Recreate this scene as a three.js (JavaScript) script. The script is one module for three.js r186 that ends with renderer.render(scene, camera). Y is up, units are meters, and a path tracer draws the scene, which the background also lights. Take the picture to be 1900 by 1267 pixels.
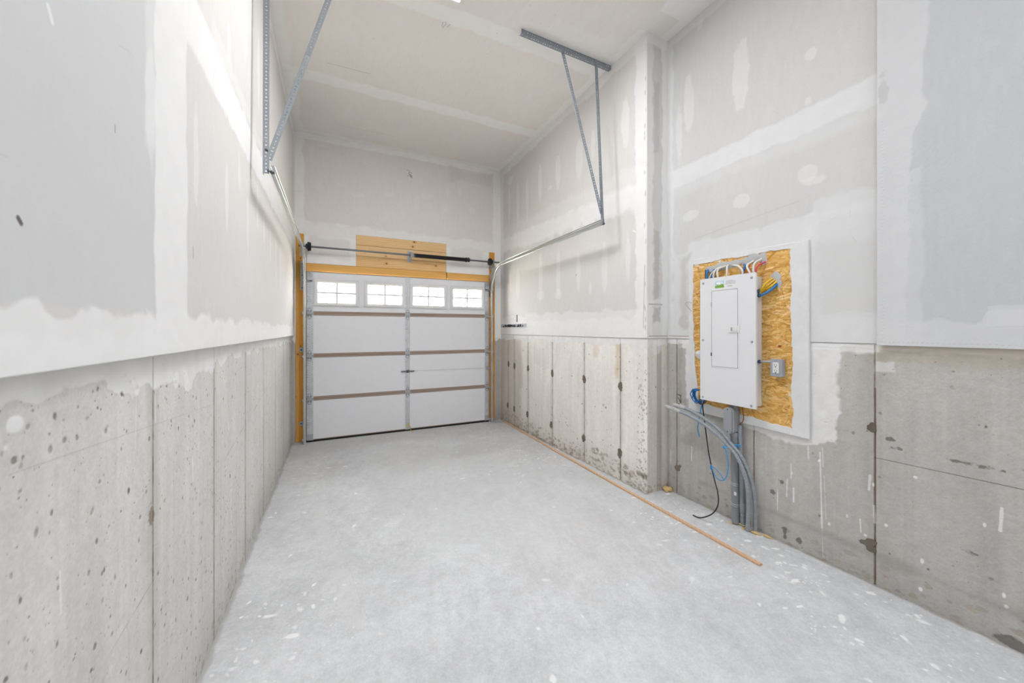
import * as THREE from 'three';
import { RoundedBoxGeometry } from 'three/addons/geometries/RoundedBoxGeometry.js';
import { mergeGeometries, toCreasedNormals } from 'three/addons/utils/BufferGeometryUtils.js';
import { RectAreaLightUniformsLib } from 'three/addons/lights/RectAreaLightUniformsLib.js';

// ------------------------------------------------------------------ camera, sky, sun, lamps, exposure
RectAreaLightUniformsLib.init();
const scene = new THREE.Scene();
const W = 1900, H = 1267, FOCAL = 687.2;
const camera = new THREE.PerspectiveCamera(2 * Math.atan(H / 2 / FOCAL) * 180 / Math.PI, W / H, 0.05, 200);
camera.position.set(0, 1.407, 0);
camera.rotation.set(0, -0.4462, 0);
camera.setViewOffset(W, H, 0, 22, W, H);          // lens shifted: the horizon lies a little above the middle
const renderer = new THREE.WebGLRenderer({ antialias: true });
renderer.toneMapping = THREE.LinearToneMapping;
renderer.toneMappingExposure = 1.17;
renderer.shadowMap.enabled = true;
renderer.shadowMap.type = THREE.PCFSoftShadowMap;

const SKY = 18, SUN = 700, LAMP_A = 98, FILL_M = 19, FILL_B = 28;  // the last two drive unseen panels added as fill
{ // evenly clouded sky, three times as bright overhead as at the horizon
  const w = 64, h = 32, d = new Float32Array(w * h * 4);
  for (let y = 0; y < h; y++) for (let x = 0; x < w; x++) {
    const e = Math.sin(Math.max(0, (y + .5) / h * 2 - 1) * Math.PI / 2), k = (y * w + x) * 4, L = SKY * (1 + 2 * e);
    d[k] = L * (1 - .06 * e); d[k + 1] = L * (1 - .03 * e); d[k + 2] = L; d[k + 3] = 1;
  }
  const t = new THREE.DataTexture(d, w, h, THREE.RGBAFormat, THREE.FloatType);
  t.mapping = THREE.EquirectangularReflectionMapping; t.magFilter = t.minFilter = THREE.LinearFilter; t.needsUpdate = true;
  scene.background = t;
}
const sun = new THREE.DirectionalLight(new THREE.Color(1, .945, .87), SUN);
sun.position.set(-7, 9, -4.5); sun.target.position.set(1, 0, -8); sun.castShadow = true;
sun.shadow.mapSize.set(2048, 2048);
Object.assign(sun.shadow.camera, { left: -14, right: 14, top: 14, bottom: -14, near: .5, far: 40 });
scene.add(sun, sun.target);
function panelLight(x, y, z, w, d, power, color) {   // the light of a ceiling fixture, just under its diffuser
  const l = new THREE.RectAreaLight(color, power, w, d);
  l.position.set(x, y, z); l.lookAt(x, y - 1, z); scene.add(l); return l;
}

// ------------------------------------------------------------------ dimensions of the room (metres)
const D = 5.322, XL = -.45, XLC = -.48, XR = 2.3475, XRC = 2.354, XN = 2.583, XNC = 2.589, XP = 2.560;
const ZJ = -2.299, ZP = -.925, YC = 3.8866, YB = 1.333, ZR = 2.2;
const floorY = z => .0116 * (z + D);

// ------------------------------------------------------------------ helpers: noise
function rng(s) { return () => { s |= 0; s = s + 0x6D2B79F5 | 0; let t = Math.imul(s ^ s >>> 15, 1 | s); t = t + Math.imul(t ^ t >>> 7, 61 | t) ^ t; return ((t ^ t >>> 14) >>> 0) / 4294967296; }; }
const NT = new Float32Array(65536); { const r = rng(77); for (let i = 0; i < 65536; i++) NT[i] = r() * 2 - 1; }
function vn(x, y) {
  const xi = Math.floor(x), yi = Math.floor(y), fx = x - xi, fy = y - yi;
  const u = fx * fx * (3 - 2 * fx), v = fy * fy * (3 - 2 * fy), a = xi & 255, b = (xi + 1) & 255, c = (yi & 255) << 8, e = ((yi + 1) & 255) << 8;
  const p = NT[c | a], q = NT[c | b], r = NT[e | a], s = NT[e | b];
  return p + (q - p) * u + (r - p + (p - q - r + s) * u) * v;
}
const fbm = (x, y) => vn(x, y) * .55 + vn(x * 2.1 + 17, y * 2.1 + 5) * .28 + vn(x * 4.3 + 3, y * 4.3 + 41) * .17;
const sm = (a, b, x) => { const t = Math.min(1, Math.max(0, (x - a) / (b - a))); return t * t * (3 - 2 * t); };

// ------------------------------------------------------------------ helpers: painted surfaces (albedo and relief of walls, in metres)
class Surf {
  constructor(w, h, u0, u1, v0, v1, seed) {
    Object.assign(this, { w, h, u0, u1, v0, v1, c: new Float32Array(w * h * 3), e: new Float32Array(w * h), r: rng(seed), so: seed * 13.7 });
    this.du = (u1 - u0) / w; this.dv = (v1 - v0) / h;
  }
  each(f) {
    for (let j = 0, k = 0; j < this.h; j++) { const v = this.v0 + (j + .5) * this.dv;
      for (let i = 0; i < this.w; i++, k++) { const o = f(this.u0 + (i + .5) * this.du, v); this.c[k * 3] = o[0]; this.c[k * 3 + 1] = o[1]; this.c[k * 3 + 2] = o[2]; this.e[k] = o[3]; } }
  }
  // s: signed distance (negative inside); o: { col, a, edge, rag, rs, h } with rag = raggedness in metres, rs its size, h relief in metres
  shape(bb, s, o) {
    const { col, a = 1, edge = .004, rag = 0, rs = .05, rv = 0, h = 0, tone = 0 } = o, m = rag * 1.2 + edge * 2;
    const i0 = Math.max(0, Math.floor((bb[0] - m - this.u0) / this.du)), i1 = Math.min(this.w - 1, Math.ceil((bb[1] + m - this.u0) / this.du));
    const j0 = Math.max(0, Math.floor((bb[2] - m - this.v0) / this.dv)), j1 = Math.min(this.h - 1, Math.ceil((bb[3] + m - this.v0) / this.dv));
    for (let j = j0; j <= j1; j++) { const v = this.v0 + (j + .5) * this.dv;
      for (let i = i0; i <= i1; i++) { const u = this.u0 + (i + .5) * this.du;
        let d = s(u, v); if (d > m) continue;
        if (rag) d += rag * fbm(u / rs + this.so, v / (rv || rs) + this.so);
        let t = Math.min(1, Math.max(0, .5 - d / edge)); t = t * t * (3 - 2 * t); if (t <= 0) continue;
        const al = t * (typeof a === 'function' ? a(u, v) : a), k = j * this.w + i, q = tone ? tone * vn(u * 23 + this.so, v * 23) : 0;
        for (let n = 0; n < 3; n++) this.c[k * 3 + n] += (col[n] + q - this.c[k * 3 + n]) * al;
        this.e[k] += h * t;
      } }
    return this;
  }
  rect(u0, u1, v0, v1, o) { const cu = (u0 + u1) / 2, cv = (v0 + v1) / 2, hu = Math.abs(u1 - u0) / 2, hv = Math.abs(v1 - v0) / 2;
    return this.shape([cu - hu, cu + hu, cv - hv, cv + hv], (u, v) => Math.max(Math.abs(u - cu) - hu, Math.abs(v - cv) - hv), o); }
  ell(cu, cv, ru, rv, o, rot = 0) { const c = Math.cos(rot), s = Math.sin(rot), m = Math.max(ru, rv), q = Math.min(ru, rv);
    return this.shape([cu - m, cu + m, cv - m, cv + m], (u, v) => { const x = (u - cu) * c + (v - cv) * s, y = (v - cv) * c - (u - cu) * s; return (Math.hypot(x / ru, y / rv) - 1) * q; }, o); }
  seg(u0, v0, u1, v1, r, o) { const dx = u1 - u0, dy = v1 - v0, l = dx * dx + dy * dy || 1e-9;
    return this.shape([Math.min(u0, u1) - r, Math.max(u0, u1) + r, Math.min(v0, v1) - r, Math.max(v0, v1) + r], (u, v) => { const t = Math.min(1, Math.max(0, ((u - u0) * dx + (v - v0) * dy) / l)); return Math.hypot(u - u0 - t * dx, v - v0 - t * dy) - r; }, o); }
  // below/above a ragged line v = f(u)
  side(f, below, o) { return this.shape([this.u0, this.u1, this.v0, this.v1], (u, v) => below ? v - f(u) : f(u) - v, o); }
  tex() {
    const n = this.w * this.h, d = new Uint8Array(n * 4), hw = this.w >> 1, hh = this.h >> 1, b = new Uint8Array(hw * hh * 4);
    for (let k = 0; k < n; k++) { for (let q = 0; q < 3; q++) d[k * 4 + q] = Math.max(0, Math.min(255, this.c[k * 3 + q] + .5)); d[k * 4 + 3] = 255; }
    const RANGE = .008;
    for (let j = 0; j < hh; j++) for (let i = 0; i < hw; i++) { const k = j * 2 * this.w + i * 2, e = (this.e[k] + this.e[k + 1] + this.e[k + this.w] + this.e[k + this.w + 1]) / 4;
      const q = (j * hw + i) * 4; b[q] = b[q + 1] = b[q + 2] = Math.max(0, Math.min(255, (e / RANGE + .5) * 255)); b[q + 3] = 255; }
    const mk = (a, w, h, cs) => { const t = new THREE.DataTexture(a, w, h, THREE.RGBAFormat, THREE.UnsignedByteType); t.magFilter = THREE.LinearFilter; t.minFilter = THREE.LinearMipmapLinearFilter; t.generateMipmaps = true; t.wrapS = t.wrapT = THREE.MirroredRepeatWrapping; if (cs) t.colorSpace = THREE.SRGBColorSpace; t.needsUpdate = true; return t; };
    this.c = this.e0 = null;
    return { map: mk(d, this.w, this.h, true), bumpMap: mk(b, hw, hh, false), bumpScale: RANGE };
  }
  mat(o = {}) { return new THREE.MeshStandardMaterial({ ...this.tex(), roughness: .9, ...o }); }
  uv(g, fu, fv) { // planar uv in metres, fu and fv pick the two coordinates
    const p = g.attributes.position, a = new Float32Array(p.count * 2);
    for (let i = 0; i < p.count; i++) { const P = [p.getX(i), p.getY(i), p.getZ(i)]; a[i * 2] = (fu(P) - this.u0) / (this.u1 - this.u0); a[i * 2 + 1] = (fv(P) - this.v0) / (this.v1 - this.v0); }
    g.setAttribute('uv', new THREE.BufferAttribute(a, 2)); return g;
  }
}

// ------------------------------------------------------------------ helpers: objects
const used = {};
function numbered(n) { used[n] = (used[n] ?? -1) + 1; return used[n] ? n + '_' + String(used[n]).padStart(3, '0') : n; }
const at = new Map();       // where each thing stands, so that shapes can be given in room coordinates
function finish(o) { o.castShadow = o.receiveShadow = true; return o; }
function tag(o, label, category, group) { Object.assign(o.userData, { label, category }); if (group) o.userData.group = group; return o; }
function thing(name, label, category, pos = [0, 0, 0], group) {
  const o = new THREE.Group(); o.name = numbered(name); o.position.set(...pos); at.set(o, pos); scene.add(o); return tag(o, label, category, group);
}
function structure(name) { const o = new THREE.Group(); o.name = name; o.userData.kind = 'structure'; at.set(o, [0, 0, 0]); scene.add(o); return o; }
function part(name, g, m, parent, label) {
  const p = at.get(parent); if (Array.isArray(g)) g = merge(g);
  g.translate(-p[0], -p[1], -p[2]);
  const o = finish(new THREE.Mesh(g, m)); o.name = numbered(name); at.set(o, p); if (label) o.userData.label = label; parent.add(o); return o;
}
function single(name, g, m, label, category, pos, group) {   // a thing of one piece
  if (Array.isArray(g)) g = merge(g);
  g.translate(-pos[0], -pos[1], -pos[2]);
  const o = finish(new THREE.Mesh(g, m)); o.name = numbered(name); o.position.set(...pos); at.set(o, pos); scene.add(o); return tag(o, label, category, group);
}
const merge = a => mergeGeometries(a.map(g => { const q = g.index ? g.toNonIndexed() : g; for (const n of Object.keys(q.attributes)) if (!['position', 'normal', 'uv'].includes(n)) q.deleteAttribute(n); return q; }));
const V = (x, y, z) => new THREE.Vector3(x, y, z);
function box(x0, x1, y0, y1, z0, z1, r = 0) {
  const a = Math.abs(x1 - x0), b = Math.abs(y1 - y0), c = Math.abs(z1 - z0);
  const g = r ? new RoundedBoxGeometry(a, b, c, 2, Math.min(r, a / 2.01, b / 2.01, c / 2.01)) : new THREE.BoxGeometry(a, b, c);
  return g.translate((x0 + x1) / 2, (y0 + y1) / 2, (z0 + z1) / 2);
}
function tube(pts, r, rad = 8, seg = 0) { const c = new THREE.CatmullRomCurve3(pts.map(p => V(...p)), false, 'centripetal'); 
  const g = new THREE.TubeGeometry(c, seg || Math.max(4, pts.length * 6), r, rad, false);
  const e = [0, 1].map(t => { const q = new THREE.SphereGeometry(r, rad, 5); q.translate(...c.getPoint(t).toArray()); return q; });
  return merge([g, ...e]); }
function rod(a, b, r, n = 12) { const A = V(...a), B = V(...b), d = B.clone().sub(A), g = new THREE.CylinderGeometry(r, r, d.length(), n); g.applyQuaternion(new THREE.Quaternion().setFromUnitVectors(V(0, 1, 0), d.normalize())); return g.translate((a[0] + b[0]) / 2, (a[1] + b[1]) / 2, (a[2] + b[2]) / 2); }
function lathe(pts, axis, pos, n = 20) { const g = new THREE.LatheGeometry(pts.map(p => new THREE.Vector2(...p)), n); if (axis === 'x') g.rotateZ(-Math.PI / 2); if (axis === 'z') g.rotateX(Math.PI / 2); return g.translate(...pos); }
// extrude a flat outline; plane 'xy' grows in +z from z = at, plane 'zy' grows in +x from x = at
function slab(outline, holes, at0, depth, plane = 'xy', bevel = 0) {
  const s = new THREE.Shape(outline.map(p => new THREE.Vector2(plane === 'zy' ? -p[0] : p[0], p[1])));
  for (const h of holes) s.holes.push(new THREE.Path(h.map(p => new THREE.Vector2(plane === 'zy' ? -p[0] : p[0], p[1]))));
  const g = new THREE.ExtrudeGeometry(s, { depth: depth - 2 * bevel, bevelEnabled: bevel > 0, bevelSize: bevel, bevelOffset: -bevel, bevelThickness: bevel, bevelSegments: 1, curveSegments: 6 });
  g.translate(0, 0, bevel);
  if (plane === 'zy') g.rotateY(Math.PI / 2);       // (-z, y) flat coordinates turn into (z, y), depth into +x
  return plane === 'zy' ? g.translate(at0, 0, 0) : g.translate(0, 0, at0);
}
const rectPts = (a, b, c, d) => [[a, c], [b, c], [b, d], [a, d]];
const ringPts = (cx, cy, rx, ry, n = 8) => Array.from({ length: n }, (_, i) => [cx + rx * Math.cos(i / n * 6.2832), cy + ry * Math.sin(i / n * 6.2832)]);
function jagged(pts, step, amp, seed) { // an outline walked in small steps with torn edges
  const out = [], r = rng(seed);
  pts.forEach((a, i) => { const b = pts[(i + 1) % pts.length], l = Math.hypot(b[0] - a[0], b[1] - a[1]), n = Math.max(1, Math.round(l / step));
    for (let k = 0; k < n; k++) { const t = k / n, x = a[0] + (b[0] - a[0]) * t, y = a[1] + (b[1] - a[1]) * t; const q = amp * (fbm(x * 9 + seed, y * 9) * 1.2 + (r() - .5) * .6); out.push([x + (b[1] - a[1]) / l * q, y - (b[0] - a[0]) / l * q]); } });
  return out;
}
function blob(cx, cy, cz, sx, sy, sz, seed, rough = .3, n = 14) { const g = new THREE.SphereGeometry(1, n, Math.round(n * .7)), p = g.attributes.position;
  for (let i = 0; i < p.count; i++) { const x = p.getX(i), y = p.getY(i), z = p.getZ(i), k = 1 + rough * (vn(x * 1.7 + seed * 3.1 + z, y * 1.7 + seed + z * .7) + .5 * vn(x * 4 + seed, y * 4 + z * 3)); p.setXYZ(i, cx + x * sx * k, cy + y * sy * k, cz + z * sz * k); }
  g.computeVertexNormals(); return g; }
function sweep(profile, path, x0) { // profile [[across x, along the normal]], path [[y, z, ny, nz]] in a plane x = x0; closed profile
  const m = profile.length, n = path.length, pos = [], idx = [];
  for (const [y, z, ny, nz] of path) for (const [a, b] of profile) pos.push(x0 + a, y + ny * b, z + nz * b);
  for (let i = 0; i < n - 1; i++) for (let k = 0; k < m; k++) { const q = (k + 1) % m, a = i * m + k, b = i * m + q; idx.push(a, b, a + m, b, b + m, a + m); }
  const caps = THREE.ShapeUtils.triangulateShape(profile.map(p => new THREE.Vector2(...p)), []);
  for (const [a, b, c] of caps) { idx.push(a, c, b); const o = (n - 1) * m; idx.push(o + a, o + b, o + c); }
  let g = new THREE.BufferGeometry(); g.setAttribute('position', new THREE.Float32BufferAttribute(pos, 3)); g.setIndex(idx); g.computeVertexNormals();
  g = toCreasedNormals(g, .7); g.setAttribute('uv', new THREE.Float32BufferAttribute(new Float32Array(g.attributes.position.count * 2), 2)); return g;
}

// ------------------------------------------------------------------ surfaces: board paper and joint compound
const PAPER = [219, 216, 212], MUD = [239, 238, 236], MUD2 = [232, 231, 228];
function board(w, h, u0, u1, v0, v1, seed, paper = PAPER) {
  const s = new Surf(w, h, u0, u1, v0, v1, seed), o = seed * 9.3;
  s.each((u, v) => { const n = fbm(u * 1.3 + o, v * 1.3) * 4 + vn(u * 60 + o, v * 14) * 1.5 + vn(u * 190, v * 190 + o) * 1.6, g = vn(u * 130 + o, v * 130) * .00012; return [paper[0] + n, paper[1] + n, paper[2] + n * .95, g]; });
  return s;
}
const mud = (a = .9, edge = .018, rag = .018, h = .0006, col = MUD) => ({ col, a, edge, rag, rs: .10, h, tone: 2 });
function dabs(s, list, a = .5) { for (const [u, v, ru, rv] of list) { s.ell(u, v, Math.max(ru, .02), Math.max(rv, .02), { col: MUD, a, edge: .014, rag: .012, rs: .05, h: .0005, tone: 3 }); } }
function scratches(s, n, r0, dark = 30) { for (let i = 0; i < n; i++) { const u = s.u0 + s.r() * (s.u1 - s.u0), v = s.v0 + s.r() * (s.v1 - s.v0), a = s.r() * 6.28, l = r0 * (.3 + s.r()); s.seg(u, v, u + Math.cos(a) * l, v + Math.sin(a) * l * .4, .0016, { col: [PAPER[0] - dark, PAPER[1] - dark, PAPER[2] - dark], a: .35, edge: .003 }); } }

const sLeft = board(2048, 1104, -5.33, -.6, YB, YC, 1);
{ const s = sLeft; s.rect(-1.38, -.5, 1.45, 3.95, { col: [208, 210, 210], a: .6, edge: .02 });  // nearest sheet greyer; dimmer, cooler light near the camera put into its colour
  s.rect(-3.4, -1.30, 1.333, 1.46, mud(.55, .02, .03)); s.rect(-5.4, -.5, 1.30, 1.45, mud(.8, .014, .035)); s.rect(-5.4, -.5, 1.30, 1.395, mud(.7, .03, .03));
  s.rect(-5.4, -1.45, 2.385, 2.59, mud(.95, .03, .03, .0008)); s.rect(-5.4, -1.9, 2.60, 2.68, mud(.35, .05, .05, .0003));
  s.rect(-1.60, -1.355, 1.3, 3.95, mud(.92, .014, .016, .0009)); s.rect(-1.36, -1.30, 1.9, 2.6, mud(.4, .03, .02, .0004));
  s.rect(-5.4, -5.20, 1.3, 3.95, mud(.85, .03, .02)); s.rect(-5.4, -.5, 3.74, 3.95, mud(.85, .03, .03));
  dabs(s, [[-1.692, 2.019, .03, .17], [-2.113, 2.036, .033, .152], [-2.359, 2.223, .018, .094], [-2.572, 2.007, .03, .178], [-2.868, 2.213, .03, .139], [-3.11, 2.097, .03, .114], [-3.402, 2.04, .035, .125], [-3.693, 2.007, .04, .182], [-3.968, 1.981, .04, .222], [-2.152, 2.757, .035, .09], [-2.5, 3.077, .05, .165], [-2.905, 3.107, .05, .248], [-1.33, 2.014, .035, .158]]);
  s.seg(-.862, 1.583, -.868, 1.576, .004, { col: [92, 88, 84], a: .9, edge: .003 }); s.seg(-1.147, 1.87, -1.147, 1.855, .0015, { col: [140, 136, 132], a: .8, edge: .003 });
  s.seg(-.93, 1.97, -.94, 1.95, .005, { col: MUD, a: .9, edge: .004 }); s.seg(-1.66, 1.7, -1.662, 1.66, .002, { col: [110, 105, 100], a: .7, edge: .003 });
  scratches(s, 26, .10);
}
const sBack = board(1408, 896, -.46, 2.36, 2.1, YC, 2, [233, 228, 223]);
{ const s = sBack, mud = (a = .9, edge = .018, rag = .018, h = .0006, col = [246, 244, 241]) => ({ col, a, edge, rag, rs: .10, h, tone: 2 });
  s.rect(-.5, 2.4, 2.0, 2.60, mud(.9, .03, .03)); s.rect(-.5, 2.4, 2.54, 2.76, mud(.6, .05, .04));
  s.rect(-.295, .18, 2.31, 2.59, { col: [233, 228, 224], a: .75, edge: .05, rag: .05, rs: .2 }); s.rect(1.55, 2.07, 2.33, 2.62, { col: [233, 228, 224], a: .75, edge: .05, rag: .05, rs: .2 });
  s.rect(-.5, -.36, 2.0, 3.95, mud(.85, .03, .03)); s.rect(2.22, 2.4, 2.0, 3.95, mud(.85, .03, .02)); s.rect(-.5, 2.4, 3.815, 3.95, mud(.85, .02, .02)); s.rect(-.5, .4, 2.75, 2.78, mud(.4, .03, .02));
  dabs(s, [[-.175, 3.232, .043, .055], [.25, 3.204, .093, .035], [.666, 3.269, .078, .038], [1.046, 3.215, .038, .099], [1.191, 3.322, .093, .05], [1.468, 3.202, .044, .06], [1.876, 3.212, .045, .055], [1.876, 3.685, .069, .04], [1.5, 3.425, .03, .08], [1.69, 3.443, .025, .08], [-.132, 3.775, .08, .03], [.087, 3.301, .06, .016], [-.26, 3.68, .03, .1]], .42);
  s.rect(1.55, 2.2, 3.62, 3.80, { col: [200, 190, 188], a: .25, edge: .09, rag: .09, rs: .2 });
  for (let i = 0; i < 16; i++) s.ell(.95 + (s.r() - .5) * .06, 3.6 + (s.r() - .5) * .1, .008, .008, { col: [138, 116, 112], a: .5, edge: .008 });
  scratches(s, 30, .16);
}
const sRight = board(1536, 1296, -5.33, ZJ, YB, YC, 3);
{ const s = sRight, band = u => 2.56 + (-u - 2.3) * .045;
  s.rect(-5.4, -2.2, 1.3, 1.60, mud(.6, .03, .05)); s.rect(-5.4, -2.2, 1.3, 1.52, mud(.7, .03, .04));
  s.shape([-5.4, -2.2, 2.3, 2.95], (u, v) => Math.abs(v - band(u)) - .11, mud(.85, .06, .05)); s.shape([-5.4, -2.2, 2.3, 2.95], (u, v) => Math.abs(v - band(u) - .16) - .10, mud(.35, .08, .05, .0002));
  s.rect(-5.4, -5.21, 1.3, 3.95, mud(.85, .03, .02)); s.rect(-2.43, -2.2, 1.3, 3.95, mud(.85, .03, .03)); s.rect(-5.4, -2.2, 3.79, 3.95, mud(.85, .03, .03));
  dabs(s, [[-5.0, 3.248, .038, .29], [-4.712, 3.207, .04, .31], [-4.434, 3.186, .04, .274], [-4.084, 3.273, .045, .229], [-3.668, 3.24, .055, .188], [-3.246, 3.236, .06, .216], [-3.018, 3.263, .03, .163], [-2.557, 3.274, .05, .217], [-3.849, 3.123, .05, .02], [-4.97, 3.62, .1, .06]], .5);
  dabs(s, [[-4.963, 2.098, .037, .16], [-4.712, 2.062, .06, .207], [-4.07, 2.082, .05, .29], [-4.07, 1.84, .085, .06], [-3.657, 2.05, .045, .276], [-3.657, 1.82, .068, .06], [-3.265, 2.026, .04, .196], [-3.062, 1.841, .026, .069], [-2.836, 2.013, .045, .234], [-2.523, 2.06, .033, .215]], .42);
  s.seg(-2.457, 2.27, -2.43, 2.255, .008, mud(.9, .006, .006)); s.seg(-3.3, 2.0, -3.31, 1.99, .006, { col: [150, 140, 134], a: .7, edge: .006 });
  for (let i = 0; i < 16; i++) s.ell(-2.33 + s.r() * .02, 1.4 + s.r() * 2.4, .006, .02, { col: [170, 168, 165], a: .5, edge: .006 });
  s.seg(-2.34, 1.42, -2.325, 1.95, .004, { col: [165, 163, 160], a: .5, edge: .005 });
  scratches(s, 30, .12);
}
const sJog = board(192, 1536, 2.33, 2.61, YB, YC, 4, [211, 208, 205]);
{ const s = sJog;
  s.rect(2.3, 2.42, 1.3, 3.95, mud(.6, .02, .03)); s.rect(2.52, 2.65, 1.3, 3.95, mud(.75, .02, .02)); s.rect(2.3, 2.65, 1.3, 1.66, mud(.5, .04, .04)); s.rect(2.3, 2.65, 3.80, 3.95, mud(.8, .03, .03));
  s.rect(2.43, 2.49, 1.66, 2.25, { col: [184, 178, 172], a: .6, edge: .02, rag: .02 }); s.rect(2.43, 2.49, 2.9, 3.5, { col: [190, 186, 182], a: .5, edge: .02, rag: .02 }); s.rect(2.42, 2.50, 1.47, 1.60, { col: [176, 173, 170], a: .6, edge: .02, rag: .02 });
  s.seg(2.37, 1.62, 2.52, 1.62, .006, { col: [182, 172, 166], a: .7, edge: .006, h: -.001 }); s.seg(2.37, 1.352, 2.6, 1.352, .003, { col: [150, 135, 126], a: .8, edge: .005, h: -.001 });
}
const sNook = board(1100, 1984, -2.32, -.90, YB, YC, 5, [208, 207, 205]);
{ const s = sNook, mud = (a = .9, edge = .018, rag = .018, h = .0006, col = [222, 222, 221]) => ({ col, a, edge, rag, rs: .10, h, tone: 2 });
  s.rect(-2.35, -.85, 2.60, 2.745, mud(.95, .025, .02)); s.rect(-2.35, -.85, 2.52, 2.60, mud(.35, .05, .03, .0003)); s.rect(-2.35, -2.24, 1.3, 3.95, mud(.85, .02, .02)); s.rect(-2.35, -.85, 3.81, 3.95, mud(.85, .03, .02));
  s.rect(-2.25, -1.90, 1.3, 2.04, mud(.6, .04, .06)); s.rect(-2.1, -1.2, 1.9, 2.10, mud(.8, .03, .04)); s.rect(-1.26, -.85, 1.3, 2.10, mud(.65, .04, .05)); s.rect(-1.22, -.85, 2.04, 2.17, mud(.6, .03, .04)); s.rect(-1.2, -.85, 1.33, 1.5, mud(.7, .02, .03));
  s.rect(-1.18, -.93, 1.5, 1.9, { col: [205, 203, 200], a: .4, edge: .06, rag: .06, rs: .2 }); s.rect(-2.18, -2.08, 1.5, 2.0, { col: [193, 191, 188], a: .6, edge: .04, rag: .05, rs: .2 }); s.rect(-2.18, -2.1, 1.42, 1.52, { col: [190, 188, 186], a: .6, edge: .03, rag: .03 });
  dabs(s, [[-2.086, 3.236, .046, .218], [-1.662, 3.21, .06, .25], [-1.978, 3.797, .023, .05], [-1.658, 2.314, .057, .045], [-2.076, 2.327, .07, .04], [-1.219, 2.298, .055, .02], [-1.233, 3.064, .028, .03], [-1.247, 2.788, .017, .025], [-1.25, 2.357, .05, .05], [-2.179, 3.027, .03, .224]], .36);
  s.seg(-2.28, 1.352, -2.06, 1.352, .003, { col: [160, 138, 128], a: .8, edge: .004, h: -.0012 }); s.seg(-2.03, 2.13, -1.3, 2.2, .003, { col: [190, 188, 185], a: .5, edge: .006 });
  scratches(s, 18, .08);
}
const sProud = board(1024, 1792, -.95, -.1, 1.32, YC, 6, [198, 199, 199]);
{ const s = sProud, mud = (a = .9, edge = .018, rag = .018, h = .0006, col = [213, 213, 213]) => ({ col, a, edge, rag, rs: .10, h, tone: 2 });
  s.shape([-.95, -.7, 1.3, 3.9], (u, v) => u - (-.80 + .045 * sm(2.35, 2.5, v) * (1 + .3 * Math.sin(v * 9)) + .012 * Math.sin(v * 3.1)), mud(.8, .016, .02)); s.rect(-.86, -.76, 1.3, 2.2, mud(.5, .02, .02, .0003));
  s.shape([-.95, -.1, 1.3, 1.6], (u, v) => v - (1.44 + .05 * sm(-.58, -.56, u)), mud(.7, .02, .03));
  s.rect(-.56, -.46, 1.42, 1.508, mud(.6, .006, .008)); for (let v = 1.34; v < 3.9; v += .017) s.ell(-.905 + s.r() * .008, v + s.r() * .006, .004, .004, { col: [206, 206, 205], a: .35, edge: .004, h: -.0006 });
  for (let u = -.91; u < -.1; u += .017) s.ell(u, 1.338 + s.r() * .003, .004, .003, { col: [196, 195, 193], a: .4, edge: .004, h: -.0006 });
  s.ell(-.9, 2.65, .02, .05, { col: [190, 189, 187], a: .6, edge: .01, rag: .02 });
}
const sCeil = board(1408, 1344, -.46, 2.6, -5.33, -2.2, 7, [240, 236, 231]);
{ const s = sCeil, mud = (a = .9, edge = .018, rag = .018, h = .0006, col = [248, 247, 244]) => ({ col, a, edge, rag, rs: .10, h, tone: 2 });
  s.rect(-.5, 2.65, -4.19, -4.03, mud(.85, .04, .03)); s.rect(-.5, 2.65, -2.93, -2.77, mud(.85, .035, .03)); s.rect(-.5, 2.65, -5.35, -5.24, mud(.85, .03, .02)); s.rect(-.5, -.36, -5.35, -2.1, mud(.8, .04, .03)); s.shape([2.2, 2.65, -5.4, -2.1], (u, v) => (v < -2.3 ? 2.27 : 2.50) - u, mud(.85, .03, .02));
  s.rect(1.6, 2.3, -2.9, -2.5, mud(.35, .1, .08, .0003));
  dabs(s, [[.139, -4.66, .05, .19], [.767, -4.664, .055, .17], [1.376, -4.655, .055, .16], [1.998, -4.674, .06, .13], [.125, -3.45, .05, .06], [1.9, -3.48, .07, .2], [2.06, -3.5, .05, .1]], .4);
  s.seg(-.06, -3.845, .31, -3.835, .002, { col: [160, 152, 148], a: .7, edge: .004 }); s.seg(.0, -4.95, .7, -4.94, .002, { col: [186, 170, 165], a: .5, edge: .006 });
  for (const [a, b, c, d] of [[.79, -2.98, .785, -2.93], [.80, -2.99, .815, -2.94], [.815, -2.94, .805, -2.92], [.83, -2.97, .845, -2.93]]) s.seg(a, b, c, d, .0015, { col: [120, 114, 112], a: .7, edge: .003 });
  for (let i = 0; i < 40; i++) s.ell(-.2 + s.r() * 2.6, -5 + s.r() * 2.6, .004, .004, { col: [170, 164, 160], a: .4, edge: .004 });
}
const sPlain = board(512, 512, 0, 2, 0, 2, 8);

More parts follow.
